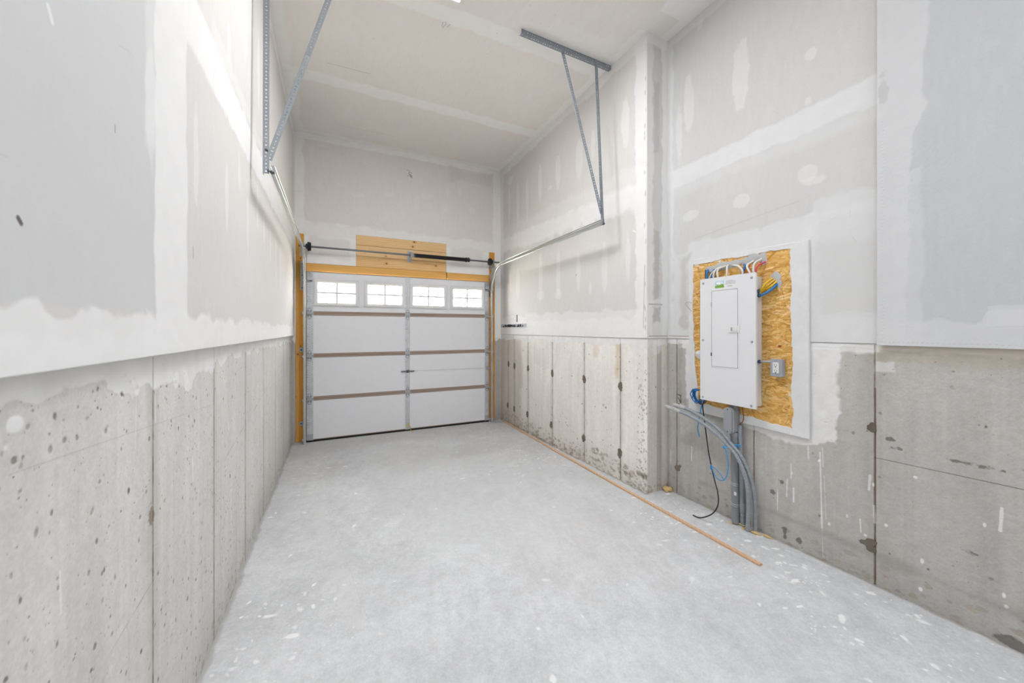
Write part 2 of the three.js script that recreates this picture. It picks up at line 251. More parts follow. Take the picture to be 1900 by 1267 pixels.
// ------------------------------------------------------------------ surfaces: cast concrete with air holes, form lines, plaster splashes
function concrete(w, h, u0, u1, v0, v1, seed, col, o = {}) {
  const s = new Surf(w, h, u0, u1, v0, v1, seed), q = seed * 7.7, gr = o.grain ?? 1, low = o.low ?? 14;
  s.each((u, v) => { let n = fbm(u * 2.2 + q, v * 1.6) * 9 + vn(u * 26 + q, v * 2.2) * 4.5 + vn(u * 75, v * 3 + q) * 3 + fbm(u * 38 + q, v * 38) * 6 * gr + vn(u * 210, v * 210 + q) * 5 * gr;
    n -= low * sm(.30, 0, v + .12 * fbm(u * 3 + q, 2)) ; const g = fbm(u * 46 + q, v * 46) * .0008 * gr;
    return [col[0] + n, col[1] + n * 1.0, col[2] + n * .98, g]; });
  return s;
}
function holes(s, n, big, dense) { for (let i = 0; i < n; i++) { const u = s.u0 + s.r() * (s.u1 - s.u0); let v = s.r() * 1.3; if (dense && s.r() < dense) v *= .35;
  const r = big * (.14 + Math.pow(s.r(), 5) * .62), k = 96 + s.r() * 54, sl = .7 + s.r() * .8; s.ell(u, v, r * .8, r * sl * .8, { col: [k + 12, k + 6, k - 2], a: .4 + s.r() * .5, edge: r * .7, rag: r * .5, rs: r * 1.5, h: -.0016 }, .5 * (s.r() - .5)); } }
function formLines(s, list, dark = [118, 108, 98]) { for (const u of list) { s.seg(u, -.1, u, 1.4, .004, { col: dark, a: .75, edge: .007, rag: .003, rs: .04 }); s.seg(u + .012, 0, u + .012, 1.3, .004, { col: [196, 192, 186], a: .35, edge: .008, rag: .004, rs: .05 }); s.rect(u - .03, u + .03, 0, 1.3, { col: [146, 134, 120], a: .16, edge: .05, rag: .03, rs: .2 }); } }
function splash(s, f, o = {}) { s.side(f, false, { col: o.col || MUD2, a: o.a ?? .93, edge: .008, rag: o.rag ?? .035, rs: o.rs ?? .07, h: .0012, tone: 5 }); }
function runs(s, n, v0, v1, len) { for (let i = 0; i < n; i++) { const u = s.u0 + s.r() * (s.u1 - s.u0), v = v0 + s.r() * (v1 - v0), l = len * (.2 + s.r()); s.seg(u, v, u + (s.r() - .5) * .01, v - l, .0015 + s.r() * .004, { col: MUD, a: .5 + s.r() * .4, edge: .004, rag: .002, rs: .02 }); } }
function foot(s, n, vmax) { for (let i = 0; i < n; i++) { const u = s.u0 + s.r() * (s.u1 - s.u0), v = .01 + Math.pow(s.r(), 2.2) * vmax, r = .004 + s.r() * .012; s.ell(u, v, r * (1 + s.r()), r, { col: [142 + s.r() * 30, 133 + s.r() * 26, 120 + s.r() * 22], a: .2 + s.r() * .35, edge: .008, rag: .008, rs: .015, h: -.001 }); } }

const JL = [-1.431, -2.037, -2.672, -3.294, -3.906, -4.485, -5.09], JR = [-5.05, -4.835, -4.418, -3.799, -3.17, -2.626], JN = [-2.206, -1.573, -.943, -.33];
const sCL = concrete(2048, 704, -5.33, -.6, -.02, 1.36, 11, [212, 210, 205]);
{ const s = sCL; holes(s, 6500, .0095, .15); holes(s, 150, .014, 0); foot(s, 240, .12); formLines(s, JL);
  s.seg(-4.4, 1.08, -.9, .60, .0014, { col: [150, 144, 138], a: .4, edge: .003, rag: .004, rs: .1 }); s.seg(-2.03, 1.08, -.9, 1.17, .0012, { col: [160, 154, 146], a: .3, edge: .003 });
  splash(s, u => 1.262 - .020 * sm(-1.55, -1.43, u) + .042 * sm(-1.42, -1.0, u) + .008 * Math.sin(u * 21) - .05 * sm(.12, .0, Math.abs(u + 1.72)) * (u > -2.03 && u < -1.43 ? 1 : 0) - .03 * sm(-2.06, -2.03, u) * sm(-1.4, -1.44, u));
  for (const [u, v, a, b] of [[-.905, 1.25, .020, .016], [-.892, 1.215, .014, .012], [-1.33, 1.235, .02, .012], [-1.60, 1.23, .02, .03], [-1.70, 1.215, .012, .03]]) s.ell(u, v, a, b, mud(.9, .006, .022, .001));
  runs(s, 10, .8, 1.26, .12); s.seg(-1.765, .93, -1.77, .84, .006, mud(.9, .004, .003)); s.seg(-1.02, .5, -1.03, .44, .006, mud(.7, .006, .003)); s.seg(-1.29, .62, -1.285, .1, .003, { col: [200, 197, 192], a: .5, edge: .01 });
  s.ell(-1.421, .862, .022, .03, { col: [138, 126, 110], a: .8, edge: .008, rag: .015, rs: .02, h: .001 });
}
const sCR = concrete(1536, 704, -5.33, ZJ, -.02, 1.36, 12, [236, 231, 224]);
{ const s = sCR; holes(s, 480, .016, .3); foot(s, 620, .16); formLines(s, JR, [106, 96, 86]); 
  s.rect(-2.69, -2.645, .95, 1.3, { col: [204, 170, 124], a: .4, edge: .06, rag: .04, rs: .12 }); s.rect(-3.0, -2.95, 1.15, 1.28, { col: [210, 184, 148], a: .3, edge: .06, rag: .05, rs: .1 });
  s.rect(-5.4, -4.6, .0, 1.3, { col: [160, 148, 134], a: .35, edge: .2, rag: .1, rs: .3 });
  splash(s, u => 1.262 + .012 * Math.sin(u * 9) - .012 * sm(-2.7, -2.3, u)); runs(s, 20, .4, 1.26, .09);
  for (const [u, v] of [[-4.14, 1.17], [-4.05, 1.19], [-3.95, 1.15], [-3.45, 1.20], [-2.86, 1.21], [-3.3, 1.22]]) s.ell(u, v, .05 * s.r() + .02, .03, mud(.5, .02, .03));
  s.rect(-4.25, -3.85, .95, 1.2, { col: [212, 208, 203], a: .25, edge: .08, rag: .06, rs: .1 });
  for (let i = 0; i < 130; i++) { const u = -2.42 + s.r() * .12, v = s.r() * 1.1, r = .003 + s.r() * .008; s.ell(u, v, r, r, { col: [150, 141, 131], a: .4, edge: .006, rag: .005, rs: .01, h: -.001 }); }
  for (let i = 0; i < 26; i++) { const u = -3.05 + s.r() * .75, v = .1 + s.r() * .12; s.ell(u, v, .03, .012, { col: [118, 108, 96], a: .35, edge: .02, rag: .02, rs: .03 }); }
}
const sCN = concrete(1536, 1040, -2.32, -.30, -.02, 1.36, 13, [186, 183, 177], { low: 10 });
{ const s = sCN; holes(s, 260, .012, .2); foot(s, 190, .16); formLines(s, JN, [128, 106, 94]);
  splash(s, u => u < -2.19 ? 1.285 : 1.3 + .0 * u, { rag: .02 });
  const zone = (u, v) => Math.max(Math.max(-2.16 - u, u + 1.105), .70 + .13 * sm(-1.5, -2.0, u) + .05 * sm(-1.25, -1.12, u) - v);       // plaster round the board
  s.shape([-2.2, -1.05, .6, 1.4], zone, { col: MUD2, a: .9, edge: .02, rag: .035, rs: .08, h: .0012, tone: 5 });
  s.rect(-2.19, -2.12, .8, 1.25, { col: [164, 160, 154], a: .7, edge: .02, rag: .02 });
  for (const [a, b, c, d] of [[-2.196, .865, -2.168, .86], [-2.19, .84, -2.17, .80], [-2.17, .86, -2.165, .80], [-2.185, .79, -2.19, .775], [-2.165, .775, -2.16, .765]]) s.seg(a, b, c, d, .004, { col: [74, 66, 60], a: .8, edge: .004, rag: .002, rs: .02 });
  s.seg(-.945, .727, -.30, .745, .0016, { col: [104, 98, 90], a: .8, edge: .003, h: -.001 });
  s.rect(-.95, -.2, 1.24, 1.36, { col: [176, 160, 132], a: .35, edge: .05, rag: .03, rs: .1 }); s.shape([-.96, -.2, 1.2, 1.4], (u, v) => 1.285 - .0 * u - v, { col: [214, 204, 190], a: .85, edge: .02, rag: .02, rs: .1 });
  s.rect(-1.25, -.92, 1.285, 1.4, mud(.7, .02, .02)); s.rect(-.94, -.87, 1.19, 1.24, mud(.5, .015, .03)); s.seg(-.94, 1.28, -.942, 1.10, .004, mud(.5, .006, .004));
  runs(s, 18, .25, .75, .14); s.seg(-1.19, .68, -1.18, .24, .004, mud(.7, .004, .003)); s.seg(-1.17, .55, -1.16, .3, .002, mud(.5, .004, .003)); s.seg(-1.18, .24, -1.175, .07, .002, mud(.6, .004, .003));
  for (let i = 0; i < 14; i++) s.ell(-1.4 + s.r() * .9, .1 + s.r() * .6, .004 + s.r() * .004, .006 + s.r() * .006, mud(.8, .004, .002));
  for (const [u, v, a, b] of [[-.88, .84, .02, .008], [-.62, .80, .07, .006], [-.86, .80, .015, .01], [-.60, .40, .02, .008], [-.50, .08, .05, .025], [-1.38, .11, .013, .035], [-1.30, .10, .012, .02], [-1.45, .34, .014, .012], [-1.40, .43, .012, .012]]) s.ell(u, v, a, b, { col: [98, 92, 84], a: .65, edge: .008, rag: .012, rs: .02, h: -.001 });
  s.rect(-2.0, -.3, .19, .23, { col: [140, 134, 126], a: .35, edge: .04, rag: .04, rs: .3 });
}
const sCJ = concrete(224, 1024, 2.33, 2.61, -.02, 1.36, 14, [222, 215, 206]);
{ const s = sCJ; holes(s, 60, .012, .2); foot(s, 30, .1); s.seg(2.47, 0, 2.47, 1.3, .003, { col: [190, 178, 168], a: .6, edge: .006 }); s.rect(2.475, 2.52, 0, 1.3, { col: [158, 146, 140], a: .5, edge: .02 }); splash(s, u => 1.27 + .01 * Math.sin(u * 50), { rag: .02 }); s.rect(2.43, 2.52, 1.2, 1.3, mud(.5, .02, .03)); for (let i = 0; i < 60; i++) s.ell(2.35 + s.r() * .03, s.r() * 1.2, .004, .008, { col: [190, 186, 180], a: .5, edge: .006 }); }
const sCB = concrete(128, 512, 0, .2, -.02, 1.36, 15, [188, 182, 175]);
{ holes(sCB, 60, .01, 0); splash(sCB, u => 1.25 + .02 * Math.sin(u * 60), { rag: .03 }); }

// floor: u = x, v = z
const sFloor = new Surf(1216, 2048, -.5, 2.62, -5.34, -.1, 21);
{ const s = sFloor;
  s.each((u, v) => { const n = fbm(u * 1.1, v * 1.1) * 11 + fbm(u * 5 + 9, v * 5) * 8 + vn(u * 70, v * 70) * 4 + vn(u * 200, v * 200) * 7 + fbm(u * 22 + 4 * vn(u * 2, v * 2), v * 22) * 7 + vn(u * 34 + v * 9, v * 7) * 3, g = fbm(u * 30, v * 30) * .0003; return [200 + n, 201 + n, 201 + n, g]; });
  const spot = (u, v, r, e, rot, a = .85) => s.ell(u, v, r * e * .62, r * .62, { col: [238, 238, 236], a, edge: r * .5, rag: r * .55, rs: r * 1.6, h: .0004 }, rot);
  for (let i = 0; i < 1700; i++) { const u = -.45 + s.r() * 3.0, v = -5.3 + s.r() * 5.1, edge = Math.min(1, Math.abs(u - .85) / 1.3), far = sm(-4.6, -5.2, v); if (s.r() > .12 + .6 * edge * edge + .3 * far) continue; spot(u, v, .003 + Math.pow(s.r(), 4) * .017, 1 + s.r() * 1.4, s.r() * 3.1, .4 + s.r() * .5); }
  for (let i = 0; i < 520; i++) spot(1.55 + s.r() * .8, -5.2 + Math.pow(s.r(), .8) * 2.1, .003 + Math.pow(s.r(), 3) * .014, 1 + s.r() * 2, s.r() * 3.1, .35 + s.r() * .5);
  for (let i = 0; i < 170; i++) spot(2.0 + s.r() * .55, -2.2 + s.r() * 1.8, .003 + Math.pow(s.r(), 3) * .014, 1 + s.r() * 1.6, s.r() * 3.1, .5 + s.r() * .4);
  for (let i = 0; i < 120; i++) spot(-.42 + s.r() * .5, -2.3 + s.r() * 1.3, .003 + Math.pow(s.r(), 3) * .013, 1 + s.r() * 1.4, s.r() * 3.1, .5 + s.r() * .4);
  for (const [u, v, r] of [[-.065, -4.17, .022], [.093, -4.143, .018], [-.171, -4.06, .02], [-.15, -4.3, .014], [-.282, -2.098, .018], [-.176, -1.917, .02], [2.25, -1.147, .018], [2.06, -1.03, .012], [-.434, -3.23, .015], [2.40, -1.5, .02], [2.36, -1.75, .022], [2.2, -2.3, .016]]) spot(u, v, r, 2.2, .2, .9);
  for (const [u, v] of [[2.25, -1.15], [2.3, -1.1], [-.2, -1.6], [-.1, -1.5], [1.9, -.95]]) for (let i = 0; i < 8; i++) spot(u + s.r() * .12, v + s.r() * .06, .006, 1.6, s.r() * 3, .7);
  for (let i = 0; i < 60; i++) { const u = 1.2 + s.r() * 1.2, v = -5.2 + s.r() * 2.5; s.seg(u, v, u + (s.r() - .5) * .12, v + (s.r() - .5) * .06, .0015, { col: [222, 222, 220], a: .5, edge: .003 }); }
  s.rect(.5, 2.1, -4.6, -2.2, { col: [197, 198, 198], a: .35, edge: .7, rag: .5, rs: 1.1 });
  s.seg(-.12, -3.17, .09, -1.85, .035, { col: [204, 204, 202], a: .4, edge: .04, rag: .02, rs: .2 }); s.seg(-.05, -3.2, .15, -1.8, .0012, { col: [168, 168, 167], a: .25, edge: .003 });
  s.rect(-.5, 2.4, -5.4, -4.7, { col: [176, 172, 166], a: .30, edge: .4, rag: .2, rs: .6 }); s.rect(.9, 1.9, -2.2, -1.7, { col: [196, 190, 184], a: .2, edge: .4, rag: .3, rs: .5 });
  for (const u of [-.475]) s.seg(u, -5.3, u, -.2, .012, { col: [150, 144, 136], a: .5, edge: .02, rag: .012, rs: .06 });
  s.seg(2.35, -5.3, 2.35, -2.3, .012, { col: [138, 128, 116], a: .6, edge: .03, rag: .02, rs: .06 }); s.seg(2.585, -2.3, 2.585, -.2, .010, { col: [140, 131, 120], a: .6, edge: .02, rag: .012, rs: .05 });
  s.seg(1.42, -3.46, 1.45, -3.45, .002, { col: [110, 100, 95], a: .8, edge: .003 });
}

// ------------------------------------------------------------------ surfaces: lumber, strand board, metal, plastics
function wood(seed, a, b, knots) {                       // u along the grain (0..2.4), v across (0..0.15)
  const s = new Surf(1024, 96, 0, 2.4, 0, .15, seed), q = seed * 5.1;
  s.each((u, v) => { const w = v + .010 * fbm(u * 1.5 + q, v * 4) , t = .5 + .5 * Math.sin((w * 260 + fbm(u * 2 + q, w * 20) * 5)), f = vn(u * 9 + q, v * 700) * .5; const k = Math.min(1, Math.max(0, t * .55 + f * .4 + .15)); return [a[0] + (b[0] - a[0]) * k, a[1] + (b[1] - a[1]) * k, a[2] + (b[2] - a[2]) * k, f * .0002]; });
  for (let i = 0; i < knots; i++) { const u = s.r() * 2.4, v = .01 + s.r() * .13, r = .005 + s.r() * .009; s.ell(u, v, r * 3, r * 1.8, { col: [186, 124, 60], a: .25, edge: r * 1.6 }); s.ell(u, v, r, r * .8, { col: [104, 58, 24], a: .85, edge: r * .5, rag: r * .3, rs: r }); }
  for (let i = 0; i < 8; i++) s.ell(s.r() * 2.4, s.r() * .15, .003, .003, { col: [70, 46, 30], a: .9, edge: .002 });
  return s.mat({ roughness: .75 });
}
const M = {
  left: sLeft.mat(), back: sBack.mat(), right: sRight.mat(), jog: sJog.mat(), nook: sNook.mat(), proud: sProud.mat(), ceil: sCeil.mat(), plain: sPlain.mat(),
  cl: sCL.mat({ roughness: .92 }), cr: sCR.mat({ roughness: .92 }), cn: sCN.mat({ roughness: .92 }), cj: sCJ.mat({ roughness: .92 }), cb: sCB.mat({ roughness: .92 }), floor: sFloor.mat({ roughness: .72 }),
  pine: wood(31, [240, 206, 156], [226, 182, 124], 4), pine2: wood(32, [240, 206, 158], [228, 186, 128], 3), pine3: wood(33, [238, 202, 148], [216, 166, 102], 4), header: wood(37, [230, 184, 108], [212, 158, 78], 6), amber: wood(34, [224, 168, 84], [206, 142, 52], 12), amber2: wood(35, [220, 160, 70], [200, 132, 44], 10), strip: wood(36, [214, 178, 144], [200, 158, 122], 0),
};
function flecked(w, h, u, v, seed, f) { const s = new Surf(w, h, 0, u, 0, v, seed); s.each(f); return s; }
M.galv = (() => { const s = flecked(256, 256, .25, .25, 41, (u, v) => { const n = vn(u * 90, v * 90) * 5 + vn(u * 260, v * 200) * 5; return [206 + n, 209 + n, 212 + n, 0]; }); const t = s.tex(); return new THREE.MeshStandardMaterial({ map: t.map, metalness: .35, roughness: .45 }); })();
M.galvFlat = new THREE.MeshStandardMaterial({ color: 0xb4b8bb, metalness: .55, roughness: .5 });
M.track = new THREE.MeshStandardMaterial({ color: 0xd2d7d6, metalness: .6, roughness: .25 });
M.angle = new THREE.MeshStandardMaterial({ color: 0x9aa1a6, metalness: .6, roughness: .45 });
M.angleDark = new THREE.MeshStandardMaterial({ color: 0x8f979e, metalness: .4, roughness: .45 });
M.steel = new THREE.MeshStandardMaterial({ color: 0x6f7072, metalness: .8, roughness: .35 });
M.iron = new THREE.MeshStandardMaterial({ color: 0x2b2a2c, metalness: .3, roughness: .6 });
M.bolt = new THREE.MeshStandardMaterial({ color: 0x4c5e78, metalness: .5, roughness: .5 });
M.doorWhite = (() => { const s = flecked(512, 512, .5, .5, 42, (u, v) => { const n = vn(u * 30, v * 30) * .8 + vn(u * 240, v * 60) * 1.2; return [234 + n, 234 + n, 236 + n, vn(u * 180, v * 60) * .0003]; }); return s.mat({ roughness: .6 }); })();
M.frameWhite = new THREE.MeshStandardMaterial({ color: 0xe4e3e2, roughness: .5 });
M.taupe = new THREE.MeshStandardMaterial({ color: 0x9a8678, roughness: .55 });
M.taupeLight = new THREE.MeshStandardMaterial({ color: 0xb3a396, roughness: .5 });
M.rubber = new THREE.MeshStandardMaterial({ color: 0x141414, roughness: .8 });
M.dark = new THREE.MeshStandardMaterial({ color: 0x3a3735, roughness: .8 });
M.glass = new THREE.MeshPhysicalMaterial({ color: 0xffffff, transmission: 1, thickness: 0, roughness: 0, ior: 1.5 });
M.panel = new THREE.MeshStandardMaterial({ color: 0xe4e4e5, roughness: .42 });
M.panelSide = new THREE.MeshStandardMaterial({ color: 0xcfcecd, roughness: .5 });
M.pvc = new THREE.MeshStandardMaterial({ color: 0x979a9e, roughness: .5 });
M.pvcDark = new THREE.MeshStandardMaterial({ color: 0x8c8e92, roughness: .55 });
M.flex = new THREE.MeshStandardMaterial({ color: 0x959ba1, roughness: .5 });
M.clip = new THREE.MeshStandardMaterial({ color: 0xc6cace, metalness: .7, roughness: .35 });
M.blue = new THREE.MeshStandardMaterial({ color: 0x1f74b8, roughness: .5 });
M.rope = new THREE.MeshStandardMaterial({ color: 0x3f97cf, roughness: .7 });
M.yellow = new THREE.MeshStandardMaterial({ color: 0xe4b81c, roughness: .5 });
M.red = new THREE.MeshStandardMaterial({ color: 0xd8415f, roughness: .5 });
M.whiteCable = new THREE.MeshStandardMaterial({ color: 0xdcdad2, roughness: .5 });
M.black = new THREE.MeshStandardMaterial({ color: 0x1c1a1c, roughness: .5 });
M.brown = new THREE.MeshStandardMaterial({ color: 0x5a3326, roughness: .5 });
M.copper = new THREE.MeshStandardMaterial({ color: 0xa8683c, metalness: .7, roughness: .4 });
M.foam = new THREE.MeshStandardMaterial({ color: 0xb9b9b8, roughness: .9 });
M.foamYellow = new THREE.MeshStandardMaterial({ color: 0xcfb47e, roughness: .9 });
M.ivory = new THREE.MeshStandardMaterial({ color: 0xe6e4e0, roughness: .45 });
M.boxGrey = new THREE.MeshStandardMaterial({ color: 0xa7adb3, metalness: .35, roughness: .5 });
M.ring = (() => { const s = flecked(256, 256, .5, .5, 46, (u, v) => { const n = fbm(u * 14, v * 14) * 5 + vn(u * 90, v * 40) * 2; return [224 + n, 223 + n, 222 + n, fbm(u * 20, v * 20) * .0006]; }); return s.mat({ roughness: .92 }); })();
M.plaster = new THREE.MeshStandardMaterial({ color: 0xe2e1df, roughness: .9 });
M.patch = (() => { const s = flecked(128, 128, .1, .1, 43, (u, v) => { const n = fbm(u * 90, v * 90) * 26; return [112 + n, 103 + n, 92 + n, fbm(u * 120, v * 120) * .002]; }); return s.mat({ roughness: .95 }); })();
M.osb = (() => {                                                    // strands pressed in all directions, mostly level
  const s = new Surf(1024, 1536, -2.06, -1.30, .75, 1.97, 44); s.each((u, v) => { const n = fbm(u * 8, v * 8) * 14; return [208 + n, 158 + n, 82 + n, 0]; });
  const pal = [[232, 192, 122], [218, 170, 92], [206, 152, 70], [238, 204, 148], [196, 140, 62], [226, 184, 112], [214, 164, 84]];
  for (let i = 0; i < 3800; i++) { const u = -2.08 + s.r() * .8, v = .73 + s.r() * 1.26, l = .014 + s.r() * .044, w = .0014 + s.r() * .0055, a = (s.r() - .5) * (s.r() < .25 ? 3 : .9), p = pal[i % 7], d = (s.r() - .5) * 22; s.seg(u - Math.cos(a) * l, v - Math.sin(a) * l, u + Math.cos(a) * l, v + Math.sin(a) * l, w, { col: [p[0] + d, p[1] + d, p[2] + d], a: .85, edge: .002, rag: .002, rs: .012, h: (s.r() - .5) * .0009 }); }
  for (let i = 0; i < 330; i++) { const u = -2.08 + s.r() * .8, v = .73 + s.r() * 1.26, l = .004 + s.r() * .025, a = (s.r() - .5) * 1.6; s.seg(u, v, u + Math.cos(a) * l, v + Math.sin(a) * l, .0014, { col: [120, 76, 32], a: .6, edge: .002, h: -.001 }); }
  s.ell(-1.40, 1.30, .012, .008, { col: [128, 44, 18], a: .9, edge: .006, rag: .006, rs: .01 });
  for (let i = 0; i < 26; i++) { const e = s.r() < .5; s.ell(e ? -1.34 + s.r() * .03 : -2.06 + s.r() * .76, e ? .8 + s.r() * 1.1 : 1.91 + s.r() * .03, .008, .012, { col: [226, 222, 216], a: .8, edge: .006, rag: .01, rs: .012 }); }
  M.osbSurf = s; return s.mat({ roughness: .8 });
})();

// ------------------------------------------------------------------ the room
M.ringUV = g => { const q = g.attributes.position, a = new Float32Array(q.count * 2); for (let i = 0; i < q.count; i++) { a[i * 2] = q.getZ(i) * 2; a[i * 2 + 1] = q.getY(i) * 2; } g.setAttribute('uv', new THREE.BufferAttribute(a, 2)); return g; };
const X = p => p[0], Y = p => p[1], Zc = p => p[2];
{ const f = structure('floor'); // slab that falls towards the garage door
  const g = new THREE.BoxGeometry(3.4, .12, 8.1); const p = g.attributes.position;
  for (let i = 0; i < p.count; i++) { const z = p.getZ(i) - 1.75; p.setXYZ(i, p.getX(i) + 1.05, p.getY(i) - .06 + floorY(z), z); }
  g.computeVertexNormals(); part('slab', sFloor.uv(g, X, Zc), M.floor, f);
}
{ const c = structure('ceiling'); part('ceiling_board', sCeil.uv(box(-.7, 2.85, YC, YC + .15, -5.8, ZR + .2), X, Zc), M.ceil, c); }
function formPanel(s, plane, facing, u0, u1, depth, y1, mat, parent) { // cast face between two form lines, edges eased into the joint
  const e = .0045, o = [[u0 + .0015, 0], [u0 + e, depth], [u1 - e, depth], [u1 - .0015, 0]];
  const sh = new THREE.Shape(o.map(p => new THREE.Vector2(...p))), g = new THREE.ExtrudeGeometry(sh, { depth: y1, bevelEnabled: false });
  const p = g.attributes.position; for (let i = 0; i < p.count; i++) { const u = p.getX(i), d = p.getY(i), y = p.getZ(i); if (facing === 'x+' || facing === 'x-') p.setXYZ(i, plane + (facing === 'x+' ? d : -d), y, u); else p.setXYZ(i, u, y, plane + d); }
  if (facing !== 'x+') { const ix = []; for (let i = 0; i < p.count; i += 3) { const a = [0, 2, 1].map(k => [p.getX(i + k), p.getY(i + k), p.getZ(i + k)]); ix.push(...a); } ix.forEach((q, i) => p.setXYZ(i, ...q)); }
  if (facing === 'z+') { const ix = []; for (let i = 0; i < p.count; i += 3) { const a = [0, 2, 1].map(k => [p.getX(i + k), p.getY(i + k), p.getZ(i + k)]); ix.push(...a); } ix.forEach((q, i) => p.setXYZ(i, ...q)); }
  g.computeVertexNormals();
  s.uv(g, facing === 'z+' ? X : Zc, Y); part('concrete_panel', g, mat, parent);
}
{ const w = structure('wall_left');
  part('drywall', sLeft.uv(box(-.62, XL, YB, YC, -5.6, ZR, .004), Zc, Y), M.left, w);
  part('foundation', sCL.uv(box(-.70, XLC - .008, -.1, YB + .02, -5.6, ZR), Zc, Y), M.cl, w);
  const j = [-D, ...[...JL].reverse(), -.82, -.21, .4, 1.01, 1.62, ZR]; for (let i = 0; i < j.length - 1; i++) formPanel(sCL, XLC - .008, 'x+', j[i], j[i + 1], .008, YB - .002, M.cl, w);
}
{ const w = structure('wall_right');
  part('drywall', sRight.uv(box(XR, 2.56, YB, YC, -5.6, ZJ - .013, .003), Zc, Y), M.right, w);
  part('drywall_return', sJog.uv(box(XR, 2.66, YB, YC, ZJ - .013, ZJ, .002), X, Y), M.jog, w);
  part('foundation', sCR.uv(box(XRC + .006, 2.66, -.1, YB + .02, -5.6, ZJ - .0125), Zc, Y), M.cr, w);
  const j = [-D, ...JR, ZJ - .006]; for (let i = 0; i < j.length - 1; i++) formPanel(sCR, XRC + .006, 'x-', j[i], j[i + 1], .006, YB - .003, M.cr, w);
  formPanel(sCJ, ZJ - .012, 'z+', XRC + .001, 2.47, .006, YB - .003, M.cj, w); formPanel(sCJ, ZJ - .012, 'z+', 2.47, XNC + .01, .006, YB - .003, M.cj, w);
  const sp = [[-5.038, .901], [-5.067, .273], [-4.835, .887], [-4.845, .26], [-4.418, .887], [-4.434, .265], [-3.799, .89], [-3.824, .267], [-3.17, .897], [-3.18, .275], [-2.626, .893], [-2.633, .28]];
  sp.forEach(([z, y], i) => { const r = rng(90 + i), o = Array.from({ length: 18 }, (_, k) => { const a = k / 18 * 6.2832, q = (.025 + .014 * r()) * (1 + .3 * Math.max(0, -Math.sin(a))); return [z + Math.cos(a) * q * .9, y + Math.sin(a) * q * 1.15]; }); part('tie_patch', slab(o, [], XRC - .003, .012, 'zy', .001), M.patch, w); });
}
{ const w = structure('wall_right_recess');
  part('drywall', sNook.uv(slab(jagged([[ZJ, YB], [-2.06, YB], [-2.05, 1.94], [-1.25, 1.935], [-1.25, YB], [ZR, YB], [ZR, YC], [ZJ, YC]], 9, 0, 3), [], XN, .14, 'zy'), Zc, Y), M.nook, w);
  part('foundation', sCN.uv(box(XNC + .006, 2.85, -.1, 1.96, ZJ - .1, ZR), Zc, Y), M.cn, w);
  const j = [ZJ + .001, ...JN, .28, .89, 1.5, ZR]; for (let i = 0; i < j.length - 1; i++) formPanel(sCN, XNC + .006, 'x-', j[i], j[i + 1], .006, YB - .003, M.cn, w);
  const inner = jagged([[-1.985, .835], [-1.325, .79], [-1.335, 1.915], [-2.035, 1.925], [-2.03, 1.4]], .02, .011, 5).reverse();
  part('drywall_surround', M.ringUV(slab([[-2.075, .765], [-1.238, .748], [-1.240, 1.947], [-2.072, 1.962]], [inner], 2.5665, .0205, 'zy', .0015)), M.ring, w);
  part('drywall_overlap', sProud.uv(box(XP, XN - .0005, 1.325, YC, ZP, ZR, .002), Zc, Y), M.proud, w);
  const tp = [[-.957, .885, .03], [-.966, .255, .038], [-2.195, .252, .034]];
  tp.forEach(([z, y, R], i) => { const r = rng(120 + i), o = Array.from({ length: 20 }, (_, k) => { const a = k / 20 * 6.2832, q = R * (.86 + .42 * vn(Math.cos(a) * 1.3 + i * 7, Math.sin(a) * 1.3) + .16 * (r() - .5)); return [z + Math.cos(a) * q, y + Math.sin(a) * q]; }); part('tie_patch', slab(o, [], XNC - .003, .012, 'zy', .001), M.patch, w); });
}
{ const w = structure('wall_front');
  const o = [[XLC - .03, 1.28], [-.441, 1.28], [-.441, 2.612], [-.349, 2.612], [-.349, 2.248], [.255, 2.248], [.255, 2.666], [1.477, 2.666], [1.477, 2.248], [2.152, 2.248], [2.152, 2.606], [2.246, 2.606], [2.246, 1.28], [XR + .02, 1.28], [XR + .02, YC + .01], [XLC - .03, YC + .01]];
  part('drywall', sBack.uv(slab(o, [], -D - .04, .04), X, Y), M.back, w);
  part('sheathing', [box(-.62, 2.5, 2.135, 4.0, -5.55, -D - .04), box(-.62, -.31, -.1, 2.135, -5.55, -D - .04), box(2.115, 2.5, -.1, 2.135, -5.55, -D - .04)], M.dark, w);
  part('concrete_return', sCB.uv(box(XLC - .02, -.441, -.05, 1.28, -D - .04, -D + .001), p => p[0] + .5, Y), M.cb, w);
  part('concrete_return', sCB.uv(box(2.246, XRC + .02, -.05, 1.28, -D - .04, -D + .001), p => p[0] - 2.2, Y), M.cb, w);
}
{ const w = structure('wall_rear'); part('drywall', sPlain.uv(box(-.7, 2.9, -.1, 4.0, ZR, ZR + .15), X, Y), M.plain, w); }
// ------------------------------------------------------------------ lumber round the door
function plankUV(g, along, across, off = 0) { const p = g.attributes.position, a = new Float32Array(p.count * 2); for (let i = 0; i < p.count; i++) { const P = [p.getX(i), p.getY(i), p.getZ(i)]; a[i * 2] = (P[along] + off) / 2.4; a[i * 2 + 1] = (P[across] + (P[2] * .7)) / .15; } g.setAttribute('uv', new THREE.BufferAttribute(a, 2)); return g; }
single('jamb_board', plankUV(box(-.44, -.35, floorY(-D) + .001, 2.611, -D - .039, -D - .0005, .003), 1, 0), M.amber, 'amber timber jamb board upright left of the garage door', 'timber', [-.395, 0, -D - .02]);
single('jamb_board', plankUV(box(2.153, 2.245, floorY(-D) + .001, 2.605, -D - .039, -D - .0005, .003), 1, 0, .7), M.amber2, 'amber timber jamb board upright right of the garage door, torn drywall paper on it', 'timber', [2.2, 0, -D - .02]);
